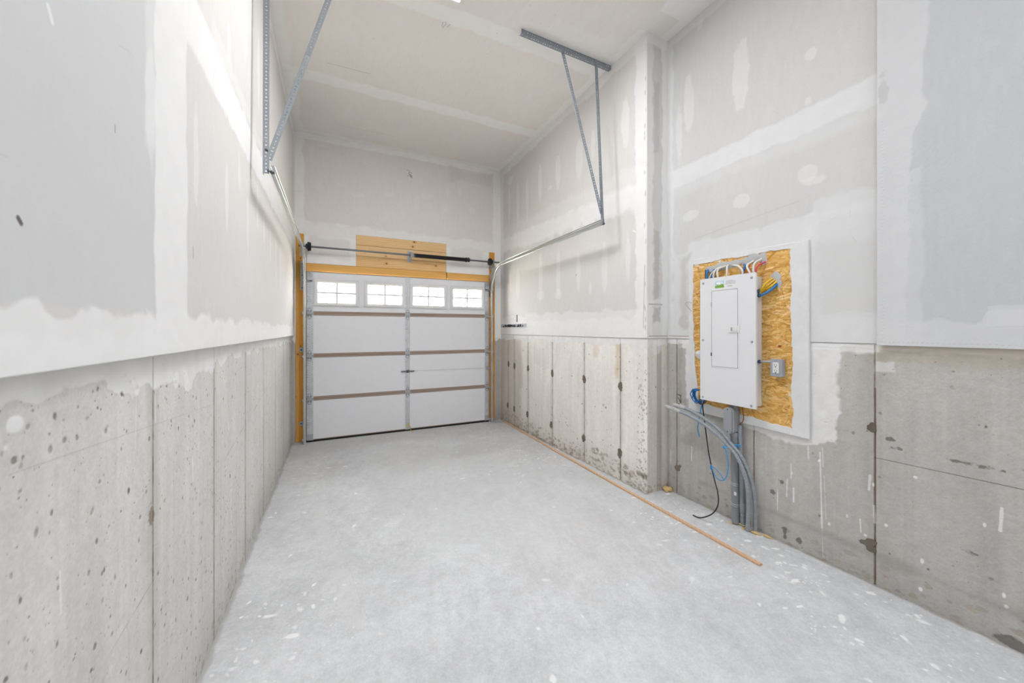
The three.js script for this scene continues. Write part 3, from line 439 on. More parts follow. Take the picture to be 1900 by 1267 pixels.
for (const [a, b, s] of [[-.3495, -.306, 'left'], [2.110, 2.1525, 'right']]) single('stop_board', plankUV(box(a, b, floorY(-D) + .001, 2.136, -D - .039, -D + .0065, .002), 1, 0, .4), M.amber2, 'narrow timber stop behind the ' + s + ' edge of the garage door', 'timber', [(a + b) / 2, 0, -D - .02]);
single('header_board', plankUV(box(-.348, 1.478, 2.137, 2.2465, -D - .039, -D - .0005, .003), 0, 1), M.header, 'long timber header board lying flat above the garage door windows', 'timber', [.565, 2.14, -D - .02]);
single('header_board', plankUV(box(1.492, 2.151, 2.137, 2.2465, -D - .039, -D - .0005, .003), 0, 1, .5), M.header, 'short timber header board above the rightmost door window', 'timber', [1.82, 2.14, -D - .02]);
{ const t = thing('mounting_pad', 'block of three pale pine planks set in the wall behind the torsion spring', 'timber', [.866, 2.248, -D - .02]);
  [[2.2485, 2.386, M.pine3], [2.389, 2.531, M.pine2], [2.534, 2.665, M.pine]].forEach(([a, b, m], i) => part('plank', plankUV(box(.257, 1.475, a, b, -D - .039, -D + .001 * (i - 1), .004), 0, 1, .3 * i), m, t)); }

// ------------------------------------------------------------------ sectional garage door
const ZF = -5.272, DX0 = -.322, DX1 = 2.128, DXC = .913;
{ const t = thing('garage_door', 'white four section overhead garage door with a row of four windows', 'garage door', [DXC, 0, ZF - .02]);
  const rails = [.018, .542, 1.082, 1.613, 2.135], wx = [.025, .617, 1.207, 1.786];
  const fo = [];                                                        // window openings in the top section
  for (let s = 0; s < 4; s++) {
    const y0 = rails[s] + (s ? .024 : .012), y1 = rails[s + 1] - (s < 3 ? .024 : .004);
    const holes = s === 3 ? wx.map(c => rectPts(c - .243, c + .243, 1.727, 2.028).reverse()) : [];
    const g = slab(rectPts(DX0, DX1, y0, y1), holes, ZF - .042, .038, 'xy', .002);
    const p = g.attributes.position, a = new Float32Array(p.count * 2); for (let i = 0; i < p.count; i++) { a[i * 2] = p.getX(i) * 2; a[i * 2 + 1] = p.getY(i) * 2; } g.setAttribute('uv', new THREE.BufferAttribute(a, 2));
    const sec = part('door_section', g, M.doorWhite, t);
    const lips = [box(DX0, DX1, y0 - (s ? .0236 : .008), y0 + .002, ZF - .042, ZF - .001, .003)];
    if (s < 3) lips.push(box(DX0, DX1, y1 - .002, y1 + .0236, ZF - .042, ZF + .001, .003)); else lips.push(box(DX0, DX1, y1 - .001, y1 + .010, ZF - .045, ZF - .002, .003));
    part('section_edge', lips, M.taupe, sec, 'taupe metal edge strip');
    if (s < 3) part('edge_bead', [box(DX0, DX1, y1 + .008, y1 + .013, ZF, ZF + .003, .001), box(DX0, DX1, y0 - .013, y0 - .009, ZF - .002, ZF + .001, .001)], M.taupeLight, sec);
    // galvanised stiles with rows of punched holes
    for (const [a, b] of [[DX0 + .002, -.243], [.882, .944], [2.062, DX1 - .002]]) {
      const hs = [], r = rng(s * 7 + Math.round(a * 100)), w = b - a;
      for (let y = y0 + .03; y < y1 - .03; y += .030) { hs.push(ringPts(a + w * .5, y, .0035, .0035, 6).reverse()); if (r() < .75) hs.push(ringPts(a + w * .8, y + .012, .003, .003, 6).reverse()); if (r() < .5) hs.push(ringPts(a + w * .2, y + .006, .006, .0028, 6).reverse()); }
      const st = slab(rectPts(a, b, y0 - .02, y1 + (s < 3 ? .02 : 0)), hs, ZF - .0035, .007, 'xy');
      part('stile', st, M.galv, sec, 'galvanised stile with punched holes'); part('hole_shade_strip', box(a + .004, b - .004, y0 + .01, y1 - .01, ZF - .0040, ZF - .0030), M.dark, sec);  // dark strip stands in for the shade inside the punched holes
    }
  }
  // windows: frame with a cross of bars and four panes each
  const frame = (() => { const o = rectPts(-.266, .266, -.172, .172), i = rectPts(-.226, .226, -.135, .135).reverse(), o2 = rectPts(-.243, .243, -.150, .150), i2 = rectPts(-.216, .216, -.126, .126).reverse();
    return [slab(o, [i], -.003, .013, 'xy', .003), slab(rectPts(-.255, .255, -.161, .161), [i], .009, .006, 'xy', .002), slab(o2, [i2], -.044, .048, 'xy', .002), box(-.0115, .0115, -.127, .127, -.032, -.006, .003), box(-.217, .217, -.0115, .0115, -.031, -.007, .003)]; })();
  const cap = [[-.236, -.158], [-.08, -.162], [.08, -.162], [.236, -.158], [-.236, .158], [0, .162], [.236, .158]];
  wx.forEach(c => { const f = part('window_frame', frame.map(g => g.clone().translate(c, 1.877, ZF)), M.frameWhite, t, 'white plastic window frame with cross bars');
    for (const sx of [-1, 1]) for (const sy of [-1, 1]) part('pane', box(c + sx * .1135 - .1015, c + sx * .1135 + .1015, 1.877 + sy * .0690 - .0570, 1.877 + sy * .0690 + .0570, ZF - .024, ZF - .020), M.glass, f);
    for (const [x, y] of cap) part('screw_plug', lathe([[0, .0], [.003, .0], [.0025, .0015], [0, .002]], 'z', [c + x, 1.877 + y, ZF + .0145], 8), M.boxGrey, f); });
  // hinges on the joints, rollers at both ends
  for (let k = 1; k < 4; k++) { const y = rails[k];
    for (const [x, end] of [[-.285, -1], [.913, 0], [2.095, 1]]) {
      const h = part('hinge', [slab([[-.026, -.055], [-.012, -.075], [.012, -.075], [.026, -.055], [.028, .03], [.012, .07], [-.012, .07], [-.028, .03]].map(([a, b]) => [x + a, y + b]), [ringPts(x, y - .05, .012, .014, 8).reverse(), ringPts(x, y + .045, .010, .014, 8).reverse()], ZF + .0036, .004, 'xy', .001), rod([x - .038, y - .008, ZF + .014], [x + .038, y - .008, ZF + .014], .007, 10)], M.galvFlat, t);
      for (const [a, b] of [[-.014, .03], [.014, .03], [-.014, -.035], [.014, -.035]]) part('hinge_bolt', lathe([[0, 0], [.006, 0], [.006, .004], [0, .005]], 'z', [x + a, y + b, ZF + .0076], 6), M.steel, h);
      if (end) { const xr = end < 0 ? -.352 : 2.160; part('roller', [rod([x - end * .02, y - .010, ZF + .030], [xr, y - .010, -5.2 + .000], .0055, 10), lathe([[0, -.009], [.018, -.009], [.022, -.004], [.022, .004], [.018, .009], [0, .009]], 'x', [xr, y - .010, -5.2], 16), box(x - .02, x + .02, y - .02, y, ZF + .010, ZF + .034, .003)], M.galvFlat, h); }
    } }
  for (const [x, e] of [[-.283, -1], [2.095, 1]]) { // top roller carriers and bottom brackets
    const b = part('top_bracket', [slab(rectPts(x - .036, x + .036, 2.06, 2.128), [ringPts(x, 2.11, .004, .004, 6).reverse()], ZF, .014, 'xy', .003), box(x - .034, x + .034, 2.022, 2.066, ZF - .001, ZF + .028, .004)], M.galvFlat, t); part('bracket_shade_strip', box(x - .03, x + .03, 2.012, 2.022, ZF - .002, ZF + .020, .001), M.iron, b);  // dark bar put in as the shade under the top bracket
    const xr = e < 0 ? -.352 : 2.160; part('roller', [rod([x, 2.012, ZF + .02], [xr, 2.012, -5.195], .0055, 10), lathe([[0, -.009], [.018, -.009], [.022, -.004], [.022, .004], [.018, .009], [0, .009]], 'x', [xr, 2.012, -5.195], 16)], M.galvFlat, b);
    const q = part('bottom_bracket', [slab(rectPts(x - .036, x + .036, .02, .10), [], ZF + .003, .008, 'xy', .002), box(x - .036, x + .036, .030, .044, ZF + .008, ZF + .035, .003)], M.galvFlat, t); part('roller', [rod([x, .055, ZF + .02], [xr, .055, -5.2], .0055, 10), lathe([[0, -.009], [.018, -.009], [.022, -.004], [.022, .004], [.018, .009], [0, .009]], 'x', [xr, .055, -5.2], 16)], M.galvFlat, q);
  }
  part('bottom_seal', slab([[DX0, .002], [DX1, .002], [DX1, .022], [DX0, .022]], [], ZF - .045, .052, 'xy', .004), M.rubber, t, 'black rubber seal along the floor');
  { // lock: bar across the centre stile, cable to the latch at the right edge
    const l = part('lock_handle', [box(.822, .885, .822, .838, ZF + .010, ZF + .022, .003), box(.892, .936, .812, .848, ZF + .0035, ZF + .013, .004), lathe([[0, 0], [.014, 0], [.014, .012], [.008, .02], [0, .02]], 'z', [.913, .830, ZF + .012], 14), box(.94, 1.006, .823, .837, ZF + .006, ZF + .014, .003), lathe([[0, 0], [.008, 0], [.007, .008], [0, .009]], 'z', [.985, .83, ZF + .012], 10)], M.steel, t);
    part('lock_cable', tube([[1.0, .832, ZF + .012], [1.3, .829, ZF + .008], [1.7, .826, ZF + .008], [2.085, .822, ZF + .014]], .0016, 6, 24), M.galvFlat, l);
    part('latch', [box(2.075, 2.118, .79, .852, ZF + .0035, ZF + .016, .003), box(2.10, 2.165, .812, .828, ZF + .012, ZF + .028, .003), lathe([[0, 0], [.010, 0], [.010, .008], [0, .010]], 'z', [2.09, .835, ZF + .014], 10)], M.galvFlat, l); }
  part('warning_tag', [slab([[.888, .068], [.925, .082], [.930, .102], [.893, .088]], [], ZF + .006, .0015, 'xy')], M.yellow, t, 'small yellow warning tag');
  part('tag_cord', tube([[.93, .075, ZF + .008], [.948, .06, ZF + .02], [.950, .02, ZF + .03], [.952, .006, ZF + .05], [.985, .005, ZF + .055]], .003, 6), M.yellow, t, 'yellow plastic cord reaching the floor');
  part('tag_sleeve', box(.884, .944, .028, .125, ZF + .0032, ZF + .006, .001), M.clip, t);
}

// ------------------------------------------------------------------ torsion shaft with its spring
{ const t = thing('torsion_bar', 'dark torsion shaft with one black spring above the garage door', 'spring bar', [.93, 2.43, -5.2]);
  part('shaft', rod([-.40, 2.432, -5.2], [2.30, 2.432, -5.2], .0127, 16), M.steel, t);
  const coils = []; for (let i = 0; i <= 95 * 10; i++) { const a = i / 10 * 6.2832; coils.push(V(.985 + i / 950 * .765, 2.432 + .0245 * Math.cos(a), -5.2 + .0245 * Math.sin(a))); }
  part('spring', [new THREE.TubeGeometry(new THREE.CatmullRomCurve3(coils), 1900, .0042, 5), lathe([[.0215, -.385], [.0235, -.385], [.0235, .385], [.0215, .385]], 'x', [1.368, 2.432, -5.2], 20)], M.iron, t, 'black coil spring');
  part('winding_cone', [lathe([[.014, -.035], [.034, -.03], [.036, -.018], [.027, -.012], [.027, .01], [.03, .014], [.03, .026], [.022, .032], [.014, .034]], 'x', [1.765, 2.432, -5.2], 18), box(1.77, 1.785, 2.45, 2.47, -5.207, -5.193, .002)], M.iron, t);
  part('stationary_cone', lathe([[.014, -.02], [.036, -.018], [.038, -.004], [.026, .004], [.026, .03], [.014, .032]], 'x', [.972, 2.432, -5.2], 18), M.galvFlat, t);
  part('centre_bracket', [slab([[-5.325, 2.36], [-5.30, 2.36], [-5.30, 2.385], [-5.22, 2.395], [-5.165, 2.42], [-5.16, 2.45], [-5.20, 2.475], [-5.26, 2.475], [-5.30, 2.50], [-5.325, 2.50]], [ringPts(-5.2, 2.432, .017, .017, 12).reverse()], .938, .006, 'zy', .001), box(.915, .975, 2.355, 2.51, -5.321, -5.316, .002), lathe([[.015, -.008], [.036, -.008], [.038, 0], [.034, .008], [.015, .008]], 'x', [.953, 2.432, -5.2], 16)], M.galvFlat, t, 'galvanised centre bracket');
  for (const [x, e] of [[-.292, 1], [2.125, -1]]) {
    const d = part('cable_drum', [lathe([[.014, -.030], [.030, -.030], [.034, -.022], [.034, -.012], [.048, -.008], [.048, .014], [.052, .018], [.052, .026], [.030, .028], [.014, .030]].map(([a, b]) => [a, b * e]).sort((p, q) => 0), 'x', [x, 2.432, -5.2], 22), ...Array.from({ length: 9 }, (_, k) => { const a = k / 9 * 6.2832; return box(x - .012, x + .012, 2.432 + .049 * Math.cos(a) - .006, 2.432 + .049 * Math.cos(a) + .006, -5.2 + .049 * Math.sin(a) - .006, -5.2 + .049 * Math.sin(a) + .006, .002); })], M.iron, t, 'black cable drum');
    single('lift_cable', rod([x - e * .018, 2.425, -5.145], [x - e * .024, .06, -5.225], .0016, 6), M.steel, e > 0 ? 'thin steel lift cable beside the left door track' : 'thin steel lift cable beside the right door track', 'cable', [x - e * .024, .06, -5.225]);
    const bx = e > 0 ? -.345 : 2.170; part('bearing_plate', [slab([[-5.322, 2.34], [-5.25, 2.36], [-5.175, 2.40], [-5.165, 2.45], [-5.19, 2.475], [-5.25, 2.475], [-5.322, 2.49]], [ringPts(-5.2, 2.432, .016, .016, 10).reverse()], bx - .003, .005, 'zy', .001), box(e > 0 ? bx - .05 : bx, e > 0 ? bx : bx + .05, 2.33, 2.49, -5.3212, -5.317, .001)], M.galvFlat, t); }
}

// ------------------------------------------------------------------ door tracks: rolled channel, upright, bend and level run
const trackProfile = o => { // channel 5 cm wide, its back away from the door; o = +1: opens towards +x
  const c = [[.024, -.021], [.020, -.0255], [.010, -.026], [.002, -.024], [0, -.018], [-.001, 0], [0, .018], [.002, .024], [.012, .026], [.024, .0265], [.027, .023], [.025, .019]], th = .0014, out = [];
  for (const [a, b] of c) out.push([o * a, b]); for (let i = c.length - 1; i >= 0; i--) { const p = c[Math.max(0, i - 1)], q = c[Math.min(c.length - 1, i + 1)], dx = q[0] - p[0], dy = q[1] - p[1], l = Math.hypot(dx, dy); out.push([o * (c[i][0] + dy / l * th), c[i][1] - dx / l * th]); }
  return out; };
function trackPath() { const p = [], zc = -4.815, r = .385, yv = 1.968, rise = .004; p.push([.004, -5.2, 0, 1], [1.0, -5.2, 0, 1]); for (let i = 0; i <= 16; i++) { const a = i / 16 * Math.PI / 2; p.push([yv + r * Math.sin(a), zc - r * Math.cos(a), -Math.sin(a), Math.cos(a)]); } p.push([2.360, -3.6, -1, 0], [2.362, -2.612, -1, 0]); return p; }
function track(side, x, label) {
  const t = thing('door_track', label, 'door track', [x, 0, -5.2]), e = side;           // e = +1 for the left one, which opens to the right
  part('rail', sweep(trackProfile(e), trackPath(), x - e * .012), M.track, t);
  for (const y of [.231, 1.154]) { const b = part('jamb_bracket', [box(x - e * .066, x - e * .018, y - .028, y + .028, -5.3215, -5.3175, .001), box(x - e * .020, x - e * .0160, y - .028, y + .028, -5.3215, -5.205, .001)], M.galvFlat, t); part('bracket_bolt', lathe([[0, 0], [.009, 0], [.009, .006], [.004, .008], [0, .008]], 'z', [x - e * .044, y, -5.3175], 8), M.bolt, b); }
  const f = part('flag_bracket', [box(x - e * .054, x - e * .018, 1.905, 2.262, -5.3215, -5.318, .001), slab([[-5.3215, 1.905], [-5.23, 1.905], [-5.20, 2.08], [-5.09, 2.31], [-5.12, 2.35], [-5.20, 2.345], [-5.26, 2.27], [-5.3215, 2.262]], [], x - e * .018 - .0015, .003, 'zy')], M.galvFlat, t); for (const y of [1.93, 2.09, 2.23]) part('bracket_bolt', lathe([[0, 0], [.008, 0], [.008, .005], [0, .007]], 'z', [x - e * .035, y, -5.318], 8), M.bolt, f);
  part('end_bolt', [lathe([[0, -.012], [.011, -.012], [.012, .004], [.006, .006], [.006, .016], [0, .016]], 'z', [x - e * .002, 2.345, -2.612], 10)], M.steel, t);
}
track(1, -.335, 'silver overhead door track along the left wall, curving to level');
track(-1, 2.145, 'silver overhead door track along the right wall, curving to level');

// ------------------------------------------------------------------ hangers of punched angle iron
function angleIron(a, b, wA, wB, dirA, dirB, seed = 0, pitch = .0227) { // from a to b, flange A along dirA, flange B along dirB
  const A = V(...a), Bv = V(...b), L = A.distanceTo(Bv), y = Bv.clone().sub(A).normalize();
  const mk = (w, flip) => { const hs = []; let k = seed; for (let q = .014; q < L - .010; q += pitch, k++) { const m = k % 5, c = w * .52; if (m === 4) hs.push(rectPts(c - .0075, c + .0075, q - .0034, q + .0034).reverse()); else if (m % 2) hs.push(rectPts(c - .0022, c + .0022, q - .0052, q + .0052).reverse()); else hs.push(ringPts(c, q, .0056, .0062, 8).reverse()); }
    const g = slab(rectPts(0, w, 0, L), hs, 0, .0022, 'xy'); return g; };
  const place = (g, dir) => { const x = V(...dir); x.addScaledVector(y, -x.dot(y)).normalize(); const z = x.clone().cross(y).normalize(); return g.applyMatrix4(new THREE.Matrix4().makeBasis(x, y, z).setPosition(A)); };
  return [place(mk(wA), dirA), place(mk(wB), dirB)];
}
{ const t = thing('track_hanger', 'grey punched angle iron hanger holding the left track, rising out of view', 'track hanger', [-.36, 2.34, -2.62]);
  part('strut', angleIron([-.386, 2.335, -2.618], [-.395, 3.845, -2.70], .033, .030, [1, 0, 0], [0, 0, -1]), M.angle, t);
  part('brace', angleIron([-.372, 2.425, -2.624], [.030, 3.85, -2.705], .033, .022, [1, -.28, 0], [-.3, -.1, -1], 2), M.angle, t);
  part('ceiling_angle', angleIron([-.44, YC - .0015, -2.72], [.52, YC - .0015, -2.715], .034, .034, [0, -1, 0], [0, 0, 1]), M.angleDark, t);
  for (const g of [lathe([[0, 0], [.009, 0], [.009, .006], [.004, .007], [.004, .012], [0, .012]], 'z', [-.367, 2.475, -2.620], 8), lathe([[0, 0], [.009, 0], [.009, .006], [.004, .007], [0, .008]], 'z', [-.355, 2.352, -2.614], 8)]) part('hanger_bolt', g, M.steel, t);
}
{ const t = thing('track_hanger', 'grey punched angle iron hanger on the ceiling bar, holding the right track', 'track hanger', [2.14, 2.34, -2.62]);
  part('strut', angleIron([2.128, 2.335, -2.616], [2.1195, 3.835, -2.698], .030, .026, [1, 0, 0], [0, 0, 1], 1), M.angleDark, t);
  part('brace', angleIron([2.120, 2.43, -2.620], [1.752, 3.838, -2.700], .026, .026, [.97, .24, .2], [-.6, -.2, .8], 3), M.angleDark, t);
  part('ceiling_angle', angleIron([1.386, YC - .0365, -2.715], [2.338, YC - .0365, -2.735], .034, .034, [0, 1, 0], [0, 0, -1]), M.angleDark, t);
  for (const g of [lathe([[0, 0], [.009, 0], [.009, .006], [.004, .007], [0, .008]], 'z', [2.138, 2.352, -2.612], 8), lathe([[0, 0], [.008, 0], [.008, .006], [0, .007]], 'z', [2.13, 2.50, -2.620], 8), lathe([[0, 0], [.008, 0], [.008, .006], [0, .007]], 'z', [2.134, 3.79, -2.698], 8), lathe([[0, 0], [.008, 0], [.008, .006], [0, .007]], 'z', [1.775, 3.79, -2.698], 8)]) part('hanger_bolt', g, M.steel, t);
}

// ------------------------------------------------------------------ strand board and breaker panel
single('strand_board', M.osbSurf.uv(box(2.5705, 2.5825, .772, 1.944, -2.055, -1.27, .001), Zc, Y), M.osb, 'golden strand board in the plastered cutout behind the breaker panel', 'strand board', [2.5765, 1.36, -1.67]);
const XF = 2.483;
{ const t = thing('breaker_panel', 'tall white steel breaker panel with a narrow door, mounted on strand board', 'breaker panel', [2.57, .9, -1.7]);
  part('enclosure', box(XF + .004, 2.570, .898, 1.760, -1.890, -1.509, .003), M.panelSide, t);
  const z0 = -1.905, z1 = -1.497, y0 = .884, y1 = 1.783;
  const cov = part('cover', [slab(rectPts(z0, z1, y0, y1), [rectPts(-1.812, -1.613, 1.138, 1.690).reverse()], XF - .0005, .004, 'zy', .001), box(XF + .002, XF + .014, y0, y1, z0, z0 + .003), box(XF + .002, XF + .014, y0, y1, z1 - .003, z1), box(XF + .002, XF + .014, y0, y0 + .003, z0, z1), box(XF + .002, XF + .014, y1 - .003, y1, z0, z1)], M.panel, t);
  part('door_rim', slab(rectPts(-1.818, -1.606, 1.131, 1.697), [rectPts(-1.810, -1.615, 1.140, 1.688).reverse()], XF - .003, .004, 'zy', .001), M.panel, cov);
  const d = part('panel_door', [box(XF - .0035, XF + .002, 1.1425, 1.6855, -1.8075, -1.6175, .0015)], M.panel, t);
  part('latch', [box(XF - .008, XF - .001, 1.386, 1.434, -1.676, -1.602, .0015), box(XF - .011, XF - .006, 1.396, 1.424, -1.648, -1.608, .001)], M.ivory, d); part('latch_button', box(XF - .0095, XF - .006, 1.398, 1.422, -1.662, -1.647, .001), M.boxGrey, d);
  part('hinge_pin', [box(XF - .006, XF + .001, 1.575, 1.607, -1.815, -1.806, .001)], M.clip, d); part('hinge_pin', [box(XF - .006, XF + .001, 1.215, 1.240, -1.815, -1.806, .001)], M.steel, d);
  for (const [y, z] of [[1.751, -1.879], [1.751, -1.524], [1.328, -1.883], [1.327, -1.522], [.905, -1.883], [.903, -1.526]]) part('screw', [lathe([[0, .0], [.0085, .0], [.007, .003], [.004, .005], [0, .005]].map(([a, b]) => [a, -b]), 'x', [XF - .0005, y, z], 12).scale(1, 1, 1), box(XF - .0062, XF - .004, y - .0045, y + .0045, z - .001, z + .001)], M.boxGrey, cov);
  // printed label: small picture of a green field and grey lines of small print
  const c = document.createElement('canvas'); c.width = 512; c.height = 224; const g = c.getContext('2d');
  g.fillStyle = '#e6e6e6'; g.fillRect(0, 0, 512, 224); g.fillStyle = '#b8cfe0'; g.fillRect(0, 8, 226, 200); g.fillStyle = '#eef2f4'; g.beginPath(); g.arc(60, 60, 30, 0, 7); g.arc(110, 66, 40, 0, 7); g.arc(170, 56, 26, 0, 7); g.fill();
  g.fillStyle = '#86b04a'; g.beginPath(); g.moveTo(0, 140); g.quadraticCurveTo(60, 96, 120, 120); g.quadraticCurveTo(180, 90, 226, 110); g.lineTo(226, 208); g.lineTo(0, 208); g.fill(); g.fillStyle = '#5c8a30'; for (let i = 0; i < 12; i++) { g.beginPath(); g.arc(i * 20, 150 + (i % 3) * 14, 13, 0, 7); g.fill(); }
  g.fillStyle = '#77777a'; const rr = rng(5); for (let r = 0; r < 7; r++) for (let x = 270 + (r ? 0 : 60); x < 490 - (r ? 0 : 60);) { const l = 8 + rr() * 20; g.fillRect(x, 12 + r * 18, l, 7); x += l + 6; }
  g.fillStyle = '#2a2a2c'; for (let x = 310; x < 440; x += 15) g.fillRect(x, 168, 10, 16); 
  const tx = new THREE.CanvasTexture(c); tx.colorSpace = THREE.SRGBColorSpace; tx.minFilter = THREE.LinearFilter;
  const lg = new THREE.PlaneGeometry(.152, .055); lg.rotateY(-Math.PI / 2); lg.translate(XF - .0012, 1.728, -1.707); part('label_sticker', lg, new THREE.MeshStandardMaterial({ map: tx, roughness: .5 }), cov, 'small label with a green field picture and small print');
}
// ------------------------------------------------------------------ receptacle box beside it
{ const t = thing('outlet_box', 'grey metal outlet box with a white duplex receptacle on the strand board', 'outlet', [2.57, 1.112, -1.4]);
  part('box_body', box(2.531, 2.5704, 1.110, 1.218, -1.4305, -1.366, .004), M.boxGrey, t);
  const f = part('face_plate', [slab([[-1.4325, 1.113], [-1.429, 1.109], [-1.366, 1.109], [-1.3625, 1.113], [-1.3625, 1.216], [-1.366, 1.220], [-1.429, 1.220], [-1.4325, 1.216]], [], 2.5275, .004, 'zy', .001), lathe([[0, 0], [.004, 0], [.003, -.002], [0, -.002]], 'x', [2.5275, 1.210, -1.398], 8)], M.boxGrey, t);
  const r = part('receptacle', box(2.5240, 2.529, 1.130, 1.199, -1.4165, -1.3815, .0015), M.ivory, f);
  part('socket_slot', [1.183, 1.147].flatMap(y => [box(2.5232, 2.5245, y - .005, y + .005, -1.4075, -1.4055), box(2.5232, 2.5245, y - .004, y + .004, -1.3930, -1.3912), lathe([[0, -.0008], [.0035, -.0008], [.0035, .0006], [0, .0006]], 'x', [2.5239, y - .012, -1.399], 8)]), M.dark, t);
  part('knockout', lathe([[0, -.001], [.007, -.001], [.007, .001], [0, .001]], 'z', [2.55, 1.19, -1.3655], 12), M.boxGrey, t); part('knockout', lathe([[0, -.001], [.007, -.001], [.007, .001], [0, .001]], 'z', [2.55, 1.145, -1.3655], 12), M.boxGrey, t);
  part('feed_cable', tube([[2.530, 1.196, -1.504], [2.528, 1.198, -1.48], [2.536, 1.200, -1.432]], .0065, 8), M.boxGrey, t); part('cable_connector', lathe([[.006, -.012], [.011, -.012], [.013, -.002], [.010, .006], [.006, .008]], 'z', [2.530, 1.196, -1.499], 12), M.bolt, t);
}

// ------------------------------------------------------------------ cables into the panel
const cable = (label, pts, r, m, group) => single('electrical_cable', tube(pts, r, 8), m, label, 'cable', pts[0], group);
const YT = 1.760, XB = 2.5705;
cable('leftmost blue cable over the panel top edge', [[2.545, YT, -1.893], [2.540, 1.806, -1.892], [2.548, 1.842, -1.895], [XB, 1.862, -1.906]], .008, M.blue);
cable('thin dark brown wire beside the leftmost blue cable', [[2.552, YT, -1.905], [2.548, 1.80, -1.908], [2.555, 1.845, -1.915], [XB, 1.864, -1.925]], .004, M.brown);
cable('second blue cable, next to the first white loops on the panel', [[2.545, YT, -1.850], [2.538, 1.806, -1.848], [2.548, 1.838, -1.848], [XB, 1.856, -1.852]], .008, M.blue);
cable('white cable leaning left over the second blue cable', [[2.540, YT, -1.875], [2.530, 1.80, -1.860], [2.545, 1.842, -1.838], [XB, 1.862, -1.82]], .005, M.whiteCable);
cable('white cable loop, first from the left above the panel', [[2.536, YT, -1.828], [2.526, 1.806, -1.828], [2.536, 1.852, -1.812], [XB, 1.868, -1.790]], .0065, M.whiteCable);
cable('white cable loop, second from the left above the panel', [[2.536, YT, -1.785], [2.522, 1.800, -1.792], [2.534, 1.848, -1.796], [XB, 1.872, -1.760]], .0065, M.whiteCable);
cable('white cable in the middle above the panel, bent to the right', [[2.534, YT, -1.735], [2.524, 1.806, -1.722], [2.534, 1.852, -1.728], [XB, 1.874, -1.745]], .0065, M.whiteCable);
cable('large white cable arch above the panel centre', [[2.530, YT, -1.612], [2.518, 1.812, -1.608], [2.518, 1.846, -1.635], [2.534, 1.858, -1.672], [XB, 1.868, -1.712]], .007, M.whiteCable);
cable('short blue cable between the large white arch and the right loops', [[2.552, YT, -1.625], [2.548, 1.81, -1.618], [2.556, 1.838, -1.618], [XB, 1.862, -1.626]], .0065, M.blue);
cable('short orange cable behind the right white loops', [[2.556, YT, -1.600], [2.556, 1.80, -1.602], [2.560, 1.83, -1.598], [XB, 1.855, -1.59]], .005, new THREE.MeshStandardMaterial({ color: 0xd8742a, roughness: .5 }));
cable('white cable loop bulging left, second from the right on the panel', [[2.528, YT, -1.545], [2.518, 1.800, -1.562], [2.526, 1.842, -1.580], [XB, 1.876, -1.562]], .007, M.whiteCable);
cable('white cable loop at the right end of the panel top', [[2.530, YT, -1.528], [2.520, 1.806, -1.535], [2.530, 1.850, -1.532], [XB, 1.880, -1.508]], .007, M.whiteCable);
cable('pink red wire at the right end of the panel top', [[2.540, YT, -1.532], [2.526, 1.806, -1.522], [2.540, 1.838, -1.508], [XB, 1.856, -1.485]], .0055, M.red);
for (let i = 0; i < 3; i++) cable(['yellow cable, uppermost of three at the right side of the panel', 'yellow cable, middle of three at the right side of the panel', 'yellow cable, lowest of three at the right side of the panel'][i], [[2.530, 1.660 - i * .006, -1.501], [2.522 + i * .008, 1.678 - i * .006, -1.480], [2.530 + i * .008, 1.712 - i * .012, -1.458 + i * .010], [XB, 1.744 - i * .010, -1.436 + i * .012]], .0055, M.yellow, 'yellow cables');
cable('blue cable under the yellow ones at the right side of the panel', [[2.532, 1.634, -1.501], [2.520, 1.634, -1.480], [2.528, 1.652, -1.445], [XB, 1.700, -1.415]], .008, M.blue);
cable('long blue cable running down the left side of the panel', [[2.552, 1.62, -1.897], [2.548, 1.40, -1.900], [2.550, 1.10, -1.901], [2.545, .90, -1.906]], .008, M.blue);
single('cable_clamp', [lathe([[.007, -.010], [.014, -.010], [.014, .0], [.011, .008], [.007, .008]], 'z', [2.530, 1.660, -1.503], 12)], M.bolt, 'slate cable clamp holding the yellow cables at the panel side', 'clamp', [2.53, 1.66, -1.503]);
single('cable_clamp', [lathe([[.008, -.010], [.014, -.010], [.014, .0], [.011, .008], [.008, .008]], 'z', [2.532, 1.634, -1.503], 12)], M.bolt, 'slate cable clamp holding the blue cable at the panel side', 'clamp', [2.532, 1.634, -1.503]);
const foam = (label, g, m, pos) => single('foam_blob', g, m, label, 'foam', pos);
foam('long grey sealing foam streak over the left and middle panel cables', [blob(2.571, 1.862, -1.885, .006, .024, .045, 1), blob(2.571, 1.870, -1.80, .007, .027, .07, 2), blob(2.571, 1.876, -1.72, .006, .025, .075, 3)], M.foam, [2.57, 1.866, -1.8]);
foam('arched grey sealing foam over the right panel cables', [blob(2.571, 1.880, -1.62, .007, .032, .03, 4), blob(2.571, 1.893, -1.565, .008, .030, .05, 5), blob(2.571, 1.880, -1.505, .007, .042, .026, 6)], M.foam, [2.57, 1.88, -1.56]);
foam('grey sealing foam where the yellow and blue cables enter the board', [blob(2.571, 1.735, -1.425, .008, .044, .032, 7), blob(2.571, 1.70, -1.405, .006, .030, .018, 8)], M.foam, [2.57, 1.72, -1.42]);
foam('white foam lump sticking out left of the panel', [blob(2.562, 1.212, -1.965, .018, .034, .038, 9, .35)], M.plaster, [2.56, 1.21, -1.965]);
foam('yellow foam lump on the floor in the recess corner', [blob(2.560, floorY(-2.28) + .012, -2.270, .030, .022, .034, 10, .5)], M.foamYellow, [2.56, .04, -2.27]);
